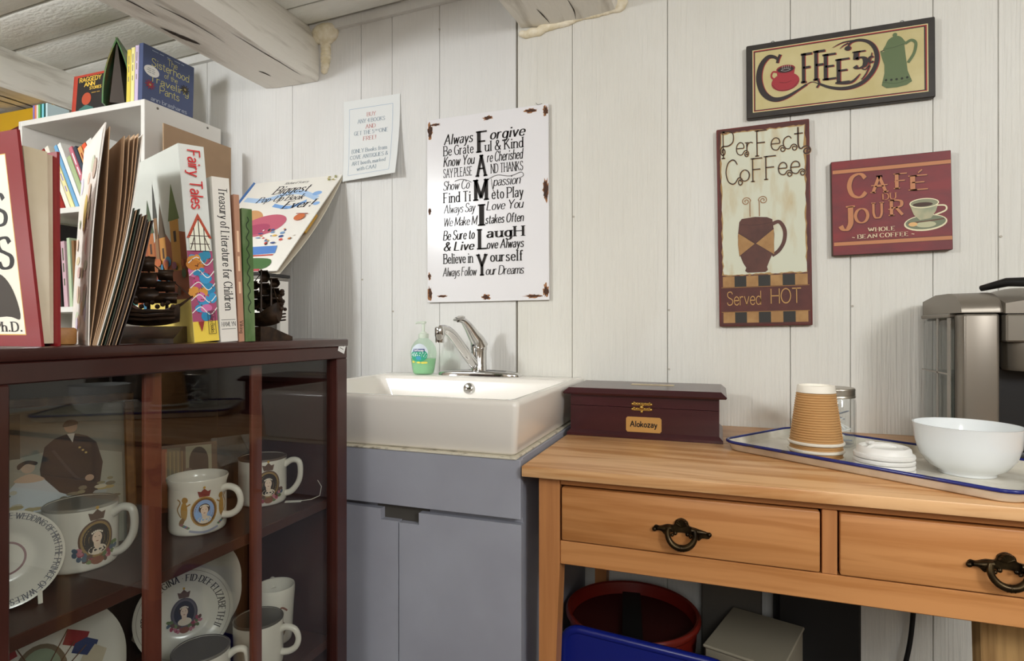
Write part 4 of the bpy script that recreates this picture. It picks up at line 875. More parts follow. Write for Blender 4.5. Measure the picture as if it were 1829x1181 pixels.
# jar
jr = thing('mason_jar', 'clear glass jar with ribbed metal lid behind the paper cups', 'jar', (.238, -.215, TZ))
jp = [(0, 0), (.031, 0), (.036, .004), (.0375, .02), (.0375, .09), (.036, .1), (.033, .106), (.032, .112), (.032, .118), (.0295, .118), (.0295, .112), (.0305, .105), (.0345, .098), (.0350, .02), (.033, .007), (0, .006)]
obj('glass', B().lathe(jp, 32), M_CLEAR, jr, smooth=60)
obj('lid', B().lathe([(.0325, .103), (.0365, .104), (.0365, .108), (.0355, .109), (.0365, .111), (.0355, .113), (.0365, .115), (.0355, .117), (.0365, .119), (.036, .123), (.034, .1245), (.028, .1235), (0, .124)], 36), mat('tin_lid', 'b9b2a6', .3, .9, k=1.0), jr, smooth=60)
for k in range(14):
    an = k*1.3; r_ = random.Random(k); z0 = .010+.006*(k % 5)
    b = B(); b.box(-.024, .024, -.003, .003, -.0012, .0012, M=Matrix.Translation((.006*math.cos(an), .006*math.sin(an), z0+.004*k*.9))@Matrix.Rotation(an, 4, 'Z')@Matrix.Rotation(.5*math.sin(k*2.0), 4, 'Y'))
    tag(obj('sugar_stick', b, paint('d9d8d4' if k % 3 else '8a8f98'), loc=(.238, -.215, TZ+.002)), ('slim white' if k % 3 else 'slim grey')+' paper packet inside the lidded glass jar', 'packet', 'packets inside the glass jar')
# bowl
bw = B(); bw.lathe([(0, .003), (.036, .003), (.037, 0), (.041, .0), (.042, .005), (.056, .013), (.068, .030), (.0745, .052), (.078, .082), (.0790, .0845), (.0765, .0845), (.0725, .052), (.066, .033), (.054, .018), (.03, .010), (0, .009)], 56)
tag(obj('bowl', bw, mat('white_china', 'dde0e0', .1, k=1.12, coat=.3), loc=(.406, -.408, TZ), smooth=60), 'white china bowl on the right of the enamel tray', 'bowl')
# crumpled clear wrapper
wp = B(); wp.grid(lambda u, v: ((u-.5)*.05, (v-.5)*.02, .004+.004*noise.noise((u*6, v*5, 1))+.003*noise.noise((u*14, v*9, 3))), 14, 6)
tag(obj('clear_wrapper', wp, glass('wrapper_film', (.95, .95, .95), 1.6, .1), loc=(.150, -.408, TZ+.0008), rot=(0, 0, -.6)), 'crumpled clear plastic wrapper on the tray before the cups', 'wrapper')

# pod coffee maker
KX0, KX1, KY0, KY1, KZ = .447, .705, -.255, -.025, DZ+.0005
kf = thing('coffee_maker', 'silver single cup coffee maker with water tank on the desk', 'coffee maker', ((KX0+KX1)/2, (KY0+KY1)/2, KZ))
KC = Vector(((KX0+KX1)/2, (KY0+KY1)/2, KZ))
M_STEEL = mat('brushed_silver', '857d72', .36, .55, k=1.0); M_STEELD = mat('dark_silver', '787166', .4, .5, k=1.0); M_BLK = mat('black_plastic', '121112', .4, k=1)
def kp(name, b, m, **k): return obj(name, b, m, kf, loc=(-KC.x, -KC.y, -KC.z), **k)
b = B(); b.box(KX0+.062, KX1-.062, KY0+.05, KY1, KZ, KZ+.29, r=.004); b.box(KX0+.01, KX1-.01, KY0-.03, KY1, KZ, KZ+.024, r=.006, seg=2); kp('base', b, M_BLK)
b = B(); b.box(KX0+.072, KX1-.072, KY0-.026, KY0+.04, KZ+.0245, KZ+.034, r=.003); kp('drip_tray', b, M_STEELD)
for x0, x1 in ((KX0+.005, KX0+.064), (KX1-.064, KX1-.005)):
    b = B(); b.box(x0, x1, KY0, KY0+.05, KZ+.0245, KZ+.283, r=.006, seg=3); kp('front_pillar', b, M_STEEL, smooth=45)
# domed shoulders over the pillars
def shoulder(x0, x1, s):
    b = B(); rings = []
    for k in range(13):
        t_ = k/12; ang = t_*PI/2*1.0; y = KY0+.0+.075*(1-math.cos(ang)) ; z = KZ+.2855+.040*math.sin(ang)
        rings.append([(x0, y, z), (x1, y, z+.0015*s)])
    yb = KY1; 
    rings.append([(x0, (KY0+KY1)/2+.03, KZ+.326), (x1, (KY0+KY1)/2+.03, KZ+.328)]); rings.append([(x0, yb, KZ+.315), (x1, yb, KZ+.317)])
    top = rings; bot = [[(p[0], p[1], KZ+.2845) for p in r] for r in rings]
    full = [[top[i][0], top[i][1], bot[i][1], bot[i][0]] for i in range(len(top))]
    b.loft(full); return b
kp('shoulder', shoulder(KX0+.002, KX0+.068, 1), M_STEEL, smooth=50); kp('shoulder', shoulder(KX1-.068, KX1-.002, -1), M_STEEL, smooth=50)
# water tank on the left flank
b = B(); b.box(KX0, KX0+.060, KY0+.056, KY1-.004, KZ+.026, KZ+.275, r=.010, seg=3); tk = kp('water_tank', b, glass('tank_plastic', (.85, .86, .85), 1.45, .05), smooth=45)
obj('tank_lid', B().box(KX0-.002, KX0+.062, KY0+.054, KY1-.002, KZ+.2755, KZ+.284, r=.002), M_STEEL, tk)
obj('tank_frame', B().box(KX0-.0015, KX0+.0005, KY0+.05, KY0+.066, KZ+.026, KZ+.275).box(KX0-.0015, KX0+.0005, KY0+.12, KY0+.127, KZ+.026, KZ+.275).box(KX0-.0015, KX0+.0005, KY0+.066, KY1-.006, KZ+.158, KZ+.161), paint('8a857c', .4), tk, smooth=0)
obj('water', B().box(KX0+.004, KX0+.056, KY0+.062, KY1-.012, KZ+.03, KZ+.16), glass('tank_water', (.88, .9, .9), 1.33), tk, smooth=0)
# brew head
b = B(); b.box(KX0+.069, KX1-.069, KY0-.012, KY1-.03, KZ+.228, KZ+.281, r=.003); kp('brew_head', b, M_STEELD)
b = B(); b.lathe([(0, 0), (.046, 0), (.050, .006), (.052, .055), (0, .055)], 32, c=((KX0+KX1)/2, KY0+.036, KZ+.172)); kp('pod_holder', b, M_STEELD, smooth=50)
def lidf(b, z0, hgt, y0, y1, x0, x1):
    rings = []
    for k in range(17):
        t_ = k/16; y = y0+(y1-y0)*t_; h_ = hgt*math.sin(PI*min(1, .12+t_*.75))**.7
        rings.append([(x0+(x1-x0)*j/12, y, z0+h_*(.72+.28*math.sin(PI*j/12))) for j in range(13)]+[(x1, y, z0), (x0, y, z0)])
    b.loft(rings); return b
kp('lid', lidf(B(), KZ+.2825, .054, KY0-.010, KY1-.02, KX0+.0685, KX1-.0685), M_STEEL, smooth=50)
b = B(); yy = KY0+.02
b.tube([(KX0+.062, yy+.06, KZ+.336), (KX0+.09, yy+.02, KZ+.345), ((KX0+KX1)/2, yy-.018, KZ+.342), (KX1-.09, yy+.02, KZ+.345), (KX1-.062, yy+.06, KZ+.336)], [.006, .009, .010, .009, .006], 10); kp('lid_handle', b, M_BLK, smooth=60)
# ------------------------------------------------------------------ signs and notice on the wall
def wallmap(y): return lambda x, z, o: (x, y-o, z)
# family sign (enamelled tin)
FW, FH = .392, .566
fs = thing('family_sign', 'white tin sign with black family sayings and rusty chips', 'sign', (-.851, -.004, 1.081), (0, math.radians(-.25), 0))
b = B(); b.box(0, FW, -.008, -.006, 0, FH, r=.0006); b.box(0, FW, -.0065, 0, 0, .003); b.box(0, FW, -.0065, 0, FH-.003, FH); b.box(0, .003, -.0065, 0, .003, FH-.003); b.box(FW-.003, FW, -.0065, 0, .003, FH-.003)
obj('tin_plate', b, mat('white_enamel_tin', 'd9d7d8', .22, k=1.2, spec=.45), fs)
K = mat('black_print', '2e2a28', .6, k=1, spec=.2)
a = Art(wallmap(-.0082))
# letter column positions measured on the sign: x .055 -> .325, rows every .041 from the top
def row(zt, h, left, lsty, right, rsty, lx0, lx1, rx0, rx1):
    if left: a.text(left, lx0, zt, h, lsty, K, x1=lx1)
    if right: a.text(right, rx0, zt, h, rsty, K, x1=rx1)
row(0.483, 0.03, 'Always', 'scriptb', 'orgive', 'scriptb', 0.06, 0.153, 0.212, 0.318)
row(0.449, 0.029, 'Be Grate', 'serif', 'ul & Kind', 'serif', 0.058, 0.156, 0.196, 0.314)
row(0.416, 0.029, 'Know You', 'scriptb', 're Cherished', 'scriptb', 0.058, 0.158, 0.202, 0.312)
row(0.382, 0.026, 'SAY PLEASE', 'serif', 'ND THANKS', 'serif', 0.057, 0.152, 0.214, 0.314)
row(0.343, 0.027, 'Show Co', 'script', 'passion', 'script', 0.056, 0.142, 0.222, 0.304)
row(0.3045, 0.03, 'Find Ti', 'serif', 'eto Play', 'serif', 0.058, 0.146, 0.217, 0.314)
row(0.272, 0.026, 'Always Say', 'script', 'Love You', 'script', 0.058, 0.16, 0.2, 0.312)
row(0.232, 0.026, 'We Make M', 'script', 'stakes Often', 'scriptb', 0.056, 0.166, 0.196, 0.314)
row(0.19, 0.028, 'Be Sure to', 'scriptb', 'augH', 'serifb', 0.056, 0.158, 0.202, 0.314)
row(0.157, 0.026, '& Live', 'scriptb', 'ove Always', 'scriptb', 0.058, 0.155, 0.2, 0.314)
row(0.118, 0.029, 'Believe in', 'serif', 'ourself', 'serif', 0.057, 0.153, 0.212, 0.312)
row(0.079, 0.026, 'Always Follow', 'script', 'our Dreams', 'script', 0.054, 0.164, 0.196, 0.314)
for ch, x0, x1, z, h in (('F', .175, .200, .449, .060), ('A', .170, .196, .377, .060), ('M', .163, .200, .305, .059), ('I', .1795, .1867, .229, .060), ('L', .176, .199, .158, .057), ('Y', .171, .196, .079, .060)):
    a.text(ch, x0, z, h, 'fat', K, x1=x1)
a.line([(.095, .368), (.115, .372), (.135, .368), (.15, .360)], .0014, K); a.line([(.208, .366), (.235, .374), (.275, .368), (.308, .376), (.316, .366), (.306, .360)], .0014, K); a.line([(.215, .365), (.219, .335), (.227, .322)], .0014, K)
a.done('lettering', fs)
RU = mat('rust_chip', '3c2a22', .8, k=1.0, color2='57351f', scale=(160, 160, 160)); RO = mat('rust_halo', '9a6a44', .7, k=1.1)
r = random.Random(4)
for cx, cz_, rx, rz in ((.011, .532, .009, .022), (.030, .549, .016, .004), (.205, .548, .017, .006), (.338, .552, .018, .0055), (.384, .546, .0075, .014), (.384, .318, .009, .030), (.009, .282, .005, .011), (.007, .080, .005, .010), (.009, .028, .0075, .020), (.052, .018, .016, .003), (.196, .012, .013, .0075), (.345, .012, .026, .005), (.383, .026, .008, .018)):
    a = Art(wallmap(-.0082))
    for m_, k_ in ((RO, 1.22), (RU, .95)):
        pts = []
        for q in range(22):
            an = q*2*PI/22; jj = r.uniform(.55, 1.15)
            pts.append((min(max(cx+rx*k_*math.cos(an)*jj, .0005), FW-.0005), min(max(cz_+rz*k_*math.sin(an)*jj, .0005), FH-.0005)))
        a.poly(pts, m_)
    a.done('rust_chip', fs)
obj('hook', B().tube([(.352, 0, FH+.010), (.358, -.003, FH+.002), (.372, -.003, FH+.004)], .0007, 5), paint('3a3632'), fs)

# paper notice, corners curling
nt_ = thing('paper_notice', 'white printed book sale notice pinned above the pop up book', 'notice', (-1.166, -.002, 1.478))
PW, PH = .212, .270
def pap(x, z, o):
    u, v = x/PW, 1-z/PH
    y = -.001-.045*max(0, v-.1)**1.6*(.25+.75*u)+(-.012*max(0, v-.8)**1.0*(1-u))
    zz = z+.02*max(0, v-.55)**2+ (.018*max(0, v-.75)*(u))
    return (x+.004*v, y-o, zz)
b = B(); b.grid(lambda u, v: pap(u*PW, v*PH, 0), 16, 20); obj('sheet', b, mat('paper_sheet', 'd6d8d6', .7, k=1.22), nt_, fixn=False, smooth=60)
a = Art(lambda x, z, o: pap(x, z, .0003+o)); BL = '93a6bb'
for p in ([(.022, .018), (.022, .242)], [(.022, .242), (.186, .242)], [(.186, .242), (.186, .018)], [(.186, .018), (.022, .018)]):
    n = 12; a.line([(p[0][0]+(p[1][0]-p[0][0])*k/n, p[0][1]+(p[1][1]-p[0][1])*k/n) for k in range(n+1)], .0012, BL, smooth=False)
for s_, z, c, x0, x1 in (('BUY', .212, 'b98a86', .090, .122), ('ANY 4 BOOKS', .192, '8b97a0', .055, .157), ('AND', .172, 'b98a86', .086, .122), ('GET THE 5', .153, '8b97a0', .042, .118), ('ONE', .153, '8b97a0', .138, .170), ('FREE!', .133, 'b98a86', .078, .126), ('(ONLY Books from', .094, '8b97a0', .034, .170), ('COVE ANTIQUES &', .073, '8b97a0', .028, .176), ('ART booth, marked', .052, '8b97a0', .036, .168), ('with CAA)', .031, '8b97a0', .058, .134)):
    a.text(s_, x0, z, .0125, 'serif', c, x1=x1)
a.text('TH', .120, .159, .006, 'serif', '8b97a0', x1=.134)
a.done('notice_print', nt_)

# COFFEE 5c sign
CW, CH = .408, .188
cs = thing('coffee_price_sign', 'black framed cream sign with green pot and red cup', 'sign', (.069, -.002, 1.537), (0, math.radians(-.4), 0))
obj('board', B().box(0, CW, -.016, 0, 0, CH, r=.002), mat('black_sign_edge', '28231f', .5, k=1.0, color2='332d27', scale=(30, 30, 30)), cs)
CR = mat('cream_sign', 'c3b787', .5, k=1.12, color2='b9ab76', scale=(12, 12, 12)); BK = '2a2322'; RD = '8a2c2a'
a = Art(wallmap(-.0162)); m_ = .0155
a.rect(m_-.0012, m_-.001, CW-m_+.0012, CH-m_+.001, 'c3b787'); a.rect(m_+.001, m_+.001, CW-m_-.001, CH-m_-.001, RD); a.rect(m_+.0028, m_+.0028, CW-m_-.0038, CH-m_-.0038, BK); a.rect(m_+.0048, m_+.0045, CW-m_-.0068, CH-m_-.0055, CR)
a.done('panel', cs)
a = Art(wallmap(-.0166))
# coffee lettering: big C with a long swash tail, F F E E and 5 cent
def sw(x, z): return (x, z)
for col_, dx, dz in ((RD, .0022, -.0008), (BK, 0, 0)):
    Cp = [(0.0721, 0.1418), (0.0633, 0.1494), (0.0495, 0.1497), (0.0345, 0.131), (0.029, 0.0998), (0.0358, 0.0682), (0.0507, 0.0482), (0.0696, 0.0402), (0.0925, 0.0438), (0.1156, 0.0554), (0.1363, 0.0678), (0.1494, 0.0728), (0.1652, 0.066), (0.1865, 0.0547), (0.2106, 0.0476), (0.235, 0.0472), (0.257, 0.0545), (0.2736, 0.069), (0.2861, 0.0904), (0.2897, 0.1129), (0.2841, 0.1361), (0.2708, 0.152), (0.2515, 0.159), (0.2356, 0.1563), (0.2285, 0.1466)]
    wfun = lambda s: .0135*(.35+.65*math.sin(PI*min(1, s*2.6)))*(1 if s < .42 else max(.35, 1-abs(s-.8)*2.0)) if s < .5 else .0095*(.35+.65*math.sin(PI*min(max((s-.45)/.55, 0), 1)))
    a.line([(p[0]+dx, p[1]+dz) for p in Cp], wfun, col_)
    a.line([(0.0716+dx, 0.1322+dz), (0.0741+dx, 0.1423+dz), (0.0787+dx, 0.1527+dz)], .006, col_); a.ell(0.2282+dx, 0.1429+dz, .007, .0058, col_, n=14, rings=1)
    a.line([(0.2487+dx, 0.1589+dz), (0.2187+dx, 0.159+dz), (0.195+dx, 0.1499+dz)], lambda s: .004*(1-s)+.0006, col_); a.line([(0.2296+dx, 0.1552+dz), (0.2187+dx, 0.1511+dz), (0.2106+dx, 0.1445+dz)], lambda s: .003*(1-s)+.0006, col_)
    for ch, x0, x1, z, h in (('F', .131, .149, .075, .069), ('F', .159, .178, .077, .069), ('E', .180, .202, .0745, .060), ('E', .208, .231, .062, .056)): a.text(ch, x0+dx, z+dz, h, 'serifb', col_, x1=x1+dx)
    a.text('5', .243+dx, .091+dz, .040, 'fat', col_, x1=.266+dx); a.text('c', .272+dx, .101+dz, .022, 'bold', col_, x1=.281+dx); a.line([(.273+dx, .095+dz), (.279+dx, .124+dz)], .0016, col_, smooth=False)
    a.line([(0.2039+dx, 0.0611+dz), (0.235+dx, 0.0597+dz), (0.2542+dx, 0.0774+dz)], lambda s: .005*math.sin(PI*(s*.8+.2))+.0008, col_); a.line([(0.257+dx, 0.0626+dz), (0.2666+dx, 0.0757+dz), (0.2736+dx, 0.0935+dz), (0.2652+dx, 0.086+dz), (0.2583+dx, 0.0884+dz)], .0025, col_); a.line([(0.1626+dx, 0.0759+dz), (0.1652+dx, 0.0666+dz), (0.1599+dx, 0.057+dz)], .0035, col_)
a.done('lettering', cs)
a = Art(lambda x, z, o: (.090+(x-.096)*1.0, -.0172-o, .0925+(z-.073)*1.08)); RC = mat('cup_red', '9c2c34', .5, k=1.1)
a.ell(.096, .063, .032, .021, RC, rot=.05); a.line([(.066, .060), (.080, .046), (.11, .046), (.126, .062)], .0012, '5a1a20')
a.poly([(.076, .092), (.118, .094), (.114, .066), (.106, .056), (.088, .056), (.080, .066)], RC); a.line([(.078, .088), (.068, .090), (.064, .080), (.072, .071), (.080, .070)], .0040, RC); a.ell(.097, .093, .0215, .0095, '7a2028'); a.ell(.097, .092, .0185, .0072, '2a1a18')
a.line([(.086, .091), (.097, .094), (.108, .091), (.097, .088), (.086, .091)], .0008, '9a9a9a')
for k in range(5): a.line([(.089+.0045*k, .094), (.090+.0045*k, .101)], .0007, 'b9a9a0', smooth=False)
a.line([(.082, .064), (.096, .061), (.110, .064)], .0008, '5a1a20'); a.done('painted_cup', cs)
a = Art(wallmap(-.0172)); GP = mat('pot_green', '5a6a45', .5, k=1.1); GD = '3c4a30'
a.poly([(.305, .126), (.346, .132), (.352, .070), (.361, .043), (.350, .036), (.330, .033), (.309, .034), (.299, .042), (.305, .070)], GP); a.poly([(.306, .122), (.297, .122), (.300, .108), (.305, .090)], GP); a.line([(.297, .123), (.307, .126)], .002, '2a2f20', smooth=False)
a.poly([(.305, .125), (.347, .132), (.345, .143), (.337, .153), (.326, .155), (.314, .149), (.308, .137)], GP, smooth=True); a.ell(.327, .158, .0048, .005, GP, n=12); a.line([(.306, .128), (.326, .129), (.346, .134)], .0012, GD)
a.line([(.348, .134), (.360, .140), (.369, .131), (.365, .108), (.353, .088)], .0062, GP); a.line([(.301, .049), (.330, .043), (.359, .049)], .001, GD)
for k in range(5): a.ell(.308+.0108*k, .052+.0006*(k-2)**2*.5, .0027, .0028, '23281c', n=10, rings=1)
a.done('painted_pot', cs)
for x in (.063, .345):
    hk = B(); hk.tube([(x+.004*math.cos(q*PI/6), -.004, CH+.003+.004*math.sin(q*PI/6)) for q in range(13)], .001, 6); obj('hanging_loop', hk, paint('6a6a66', .3), cs)

# PERFECT COFFEE plaque
PW2, PH2 = .218, .514
pc = thing('perfect_coffee_plaque', 'tall rusty edged cream plaque with brown coffee mug', 'sign', (.003, -.002, 1.005), (0, math.radians(-.9), 0))
obj('board', B().box(0, PW2, -.014, 0, 0, PH2, r=.0025, seg=2), mat('plaque_edge', '6b2a28', .55, k=1.05, color2='58302a', scale=(20, 20, 20)), pc)
a = Art(wallmap(-.0142)); MAR = mat('plaque_maroon', '5a2c25', .55, k=1.05, color2='4c241f', scale=(25, 25, 25)); TAN = mat('plaque_tan', '9a7244', .55, k=1.08, color2='a98250', scale=(40, 40, 40))
a.rect(.004, .004, PW2-.004, PH2-.004, MAR)
r = random.Random(8)
def ragged(x0, z0, x1, z1, amp, n=30):
    P = []
    for (ax, az), (bx_, bz) in zip(((x0, z0), (x1, z0), (x1, z1), (x0, z1)), ((x1, z0), (x1, z1), (x0, z1), (x0, z0))):
        for k in range(n): P.append((ax+(bx_-ax)*k/n+r.uniform(-amp, amp), az+(bz-az)*k/n+r.uniform(-amp, amp)))
    return P
a.poly(ragged(.009, .131, PW2-.010, PH2-.013, .0018), mat('plaque_halo', 'a58452', .6, k=1.05)); a.poly(ragged(.0115, .134, PW2-.013, PH2-.016, .0020), mat('plaque_cream', 'c9cab6', .55, k=1.12, color2='b59c6a', scale=(26, 26, 7), ramp=(.5, .78)))
n = 6
for k in range(n+1):
    x0 = .010+(PW2-.020)*k/7; x1 = .010+(PW2-.020)*(k+1)/7
    for z in (.102, .009): a.rect(x0, z, x1, z+.027, TAN if k % 2 == 0 else '262420')
a.line([(.006, .1005), (PW2-.006, .1005)], .0015, '8a6434', smooth=False); a.line([(.006, .037), (PW2-.006, .037)], .0015, '8a6434', smooth=False)
a.done('panel', pc)
a = Art(wallmap(-.0146)); BR = mat('brown_lettering', '3a2416', .5, k=1.0)
for ch, x0, x1, z, h in (('P', .016, .040, .437, .068), ('e', .048, .066, .441, .052), ('r', .073, .087, .440, .050), ('F', .097, .120, .434, .064), ('e', .130, .150, .444, .050), ('c', .158, .176, .444, .050), ('t', .184, .203, .441, .062),
                         ('C', .022, .050, .368, .062), ('o', .056, .078, .373, .046), ('F', .086, .108, .370, .058), ('F', .117, .140, .372, .058), ('e', .146, .165, .380, .050), ('e', .174, .194, .380, .050)):
    a.text(ch, x0+.0008, z-.0008, h, 'curly', 'a5814e', x1=x1+.0008); a.text(ch, x0, z, h, 'curly', BR, x1=x1)
a.text('Served', .020, .055, .034, 'hand', 'a8804c', x1=.100); a.text('HOT', .124, .057, .036, 'hand', 'a8804c', x1=.192)
a.done('lettering', pc)
a = Art(wallmap(-.0150)); MB = mat('mug_brown', '5a3226', .5, k=1.05, color2='4a281e', scale=(30, 30, 30))
a.poly([(.052, .268), (.058, .276), (.090, .279), (.118, .276), (.130, .270), (.134, .232), (.132, .190), (.122, .166), (.116, .150), (.118, .142), (.112, .137), (.070, .137), (.064, .142), (.067, .150), (.060, .162), (.050, .190), (.048, .232)], MB)
a.line([(.130, .258), (.146, .262), (.158, .240), (.156, .212), (.144, .190), (.128, .178)], .009, MB); a.line([(.055, .262), (.09, .258), (.128, .262)], .0012, '3a2018')
a.poly([(.049, .240), (.088, .210), (.051, .180), (.048, .210)], TAN); a.poly([(.133, .246), (.090, .210), (.133, .180)], TAN); a.line([(.049, .240), (.133, .180)], .0012, '3a2018', smooth=False); a.line([(.051, .180), (.133, .246)], .0012, '3a2018', smooth=False)
for x, s in ((.078, -1), (.100, 1)):
    pts = [(x, .280), (x, .318)]; cx, cz_ = x+s*.009, .320
    for k in range(26):
        an = (PI if s > 0 else 0)-s*k*.42; rr_ = .011*(1-k/30); pts.append((cx+rr_*math.cos(an), cz_+rr_*math.sin(an)))
    a.line(pts, .0020, '8a6440', n=2)
a.done('painted_mug', pc)

# CAFE DU JOUR
JW, JH = .246, .230
cj = thing('cafe_sign', 'square red cafe sign with white cup on the right wall', 'sign', (.264, -.002, 1.178), (0, math.radians(-1.0), 0))
obj('board', B().box(0, JW, -.018, 0, 0, JH, r=.0012), mat('cafe_edge', '4a2a1e', .5, k=1.0), cj)
a = Art(wallmap(-.0182)); a.rect(.001, .001, JW-.001, JH-.001, mat('cafe_red', '7f2527', .5, k=1.08, color2='6a2428', scale=(14, 14, 30))); ORG = mat('cafe_orange', 'b9794e', .5, k=1.08)
for z in (.0235, .1995): a.rect(.003, z-.0018, JW-.001, z+.0105, '5a2420'); a.rect(.003, z, JW-.001, z+.0085, ORG)
a.done('panel', cj)
a = Art(wallmap(-.0186)); SHD = '4a1a1c'
for col_, dx, dz in ((SHD, .0016, -.0014), (ORG, 0, 0)):
    for ch, x0, x1, z, h in (('C', .038, .073, .138, .056), ('A', .088, .114, .147, .038), ('F', .137, .157, .152, .034), ('E', .169, .198, .145, .033), ('J', .018, .042, .062, .055), ('O', .050, .076, .076, .034), ('U', .088, .105, .085, .036), ('R', .125, .147, .089, .035)): a.text(ch, x0+dx, z+dz, h, 'serifb', col_, x1=x1+dx)
    a.line([(.180+dx, .184+dz), (.188+dx, .191+dz)], .0028, col_, smooth=False)
    a.line([(.084+dx, .163+dz), (.118+dx, .163+dz)], .0022, col_, smooth=False); a.line([(.132+dx, .168+dz), (.146+dx, .170+dz)], .0022, col_, smooth=False); a.line([(.118+dx, .103+dz), (.130+dx, .104+dz)], .0022, col_, smooth=False)
a.text('DU', .108, .127, .015, 'serif', ORG, x1=.134); a.text('WHOLE', .0765, .053, .0095, 'serifb', 'cfb89a', x1=.131); a.text('~ BEAN COFFEE ~', .042, .038, .0095, 'serifb', 'cfb89a', x1=.170)
a.done('lettering', cj)
a = Art(wallmap(-.0190)); CRM = mat('cup_cream', 'c9bb94', .5, k=1.08, color2='8f9478', scale=(22, 22, 22))
a.ell(.193, .066, .043, .019, 'cfc6a6', rot=.05); a.ell(.193, .067, .040, .016, '6a6f58', rot=.05); a.ell(.194, .062, .020, .007, 'aaa888'); a.line([(.158, .067), (.20, .070), (.23, .073)], .003, '5a4030', smooth=False); a.ell(.168, .064, .009, .005, 'c9a06a')
a.poly([(.162, .110), (.220, .114), (.214, .092), (.204, .076), (.182, .073), (.170, .086)], CRM, smooth=False); a.line([(.215, .105), (.232, .103), (.233, .092), (.212, .083)], .0034, 'cfc6a6')
a.ell(.191, .112, .0295, .0115, 'd6cfae'); a.ell(.191, .112, .027, .0095, '7f7f66'); a.ell(.188, .109, .020, .005, '3a2418')
a.done('painted_cup', cj)
# ------------------------------------------------------------------ contents of the display case
M_CHINA = mat('bone_china', 'd6d1c4', .18, k=1.15, coat=.2)
SH1, SH2 = .6873, .4303
def cyl(R, a0, lean=0):
    def f(x, y, o): an = a0+x/R; r_ = R+lean*y+.0004+o; return (r_*math.cos(an), r_*math.sin(an), y)
    return f
def medallion(A, cy, s, tone='5a4234', field='2a211c', ring='8a7040', flowers=True, blue=False):
    """oval portrait in a garlanded frame, crown on top"""
    A.ell(0, cy, .0165*s, .020*s, tone, n=28, rings=4); A.ell(0, cy, .0148*s, .0182*s, ring, n=28, rings=4); A.ell(0, cy, .0125*s, .0158*s, field, n=28, rings=4)
    A.ell(.0005*s, cy-.011*s, .0085*s, .0050*s, 'c9bca8', n=16, rings=2); A.ell(0, cy-.004*s, .0032*s, .006*s, 'cdb6a0', n=12, rings=2)
    A.ell(0, cy+.004*s, .0068*s, .0068*s, '3a2c24', n=16, rings=2); A.ell(0, cy+.0015*s, .0045*s, .0062*s, 'd2baa4', n=16, rings=2)
    for dx in (-.0018, .0018): A.ell(dx*s, cy+.0028*s, .0007*s, .0004*s, '3a2a22', n=6, rings=1)
    A.ell(0, cy-.0018*s, .0014*s, .0005*s, '8a4a44', n=6, rings=1)
    for k in range(7): A.ell((-.0045+.0015*k)*s, cy+.0085*s-.0002*s*(k-3)**2, .0008*s, .0011*s, 'd9cfba', n=6, rings=1)
    c = '7a2f2c' if blue else '5a4234'
    A.poly([(-.006*s, cy+.020*s), (.006*s, cy+.020*s), (.008*s, cy+.028*s), (.004*s, cy+.027*s), (0, cy+.031*s), (-.004*s, cy+.027*s), (-.008*s, cy+.028*s)], c); A.ell(0, cy+.0325*s, .0016*s, .0018*s, 'b08a3a', n=8, rings=1)
    r_ = random.Random(int(cy*1e5)+int(s*100))
    if flowers:
        for sg in (-1, 1):
            for k in range(12):
                an = -PI/2+sg*(.25+.085*k); rr_ = .021*s+.003*s*math.sin(k*2.3); A.ell(rr_*math.cos(an)*.95, cy+rr_*math.sin(an), .0030*s, .0022*s, r_.choice(['6a7a4a', '8a3a48', '4a5a6a', '5a6a40', 'a86a72', '5a4234']), n=8, rings=1, rot=r_.uniform(0, 3))
        A.ell(0, cy-.0215*s, .006*s, .0042*s, '7a4a34', n=12, rings=1)
def lions(A, cy, s):
    for sg in (-1, 1):
        x = sg*.0245*s
        A.ell(x, cy+.002*s, .0045*s, .013*s, 'a07a3c', n=14, rings=2); A.ell(x-sg*.001*s, cy+.017*s, .004*s, .0042*s, '94703a', n=12, rings=2); A.ell(x+sg*.003*s, cy-.012*s, .0032*s, .006*s, '7a5a34', n=10, rings=1, rot=sg*.5)
        A.line([(x+sg*.004*s, cy-.006*s), (x+sg*.009*s, cy+.004*s), (x+sg*.005*s, cy+.014*s), (x+sg*.009*s, cy+.018*s)], .0016*s, '8a6a3a'); A.line([(x-sg*.002*s, cy+.008*s), (x-sg*.008*s, cy+.012*s)], .0018*s, '94703a', smooth=False)
        for k in range(5): A.ell(x*.8+sg*.002*k*s, cy-.020*s+.001*k*s, .0026*s, .0018*s, ['5f7a5a', '8a5a5a', '5a6a8a'][k % 3], n=8, rings=1)
    A.line([(-.018*s, cy-.024*s), (0, cy-.0275*s), (.018*s, cy-.024*s)], .003*s, '8a8a98')
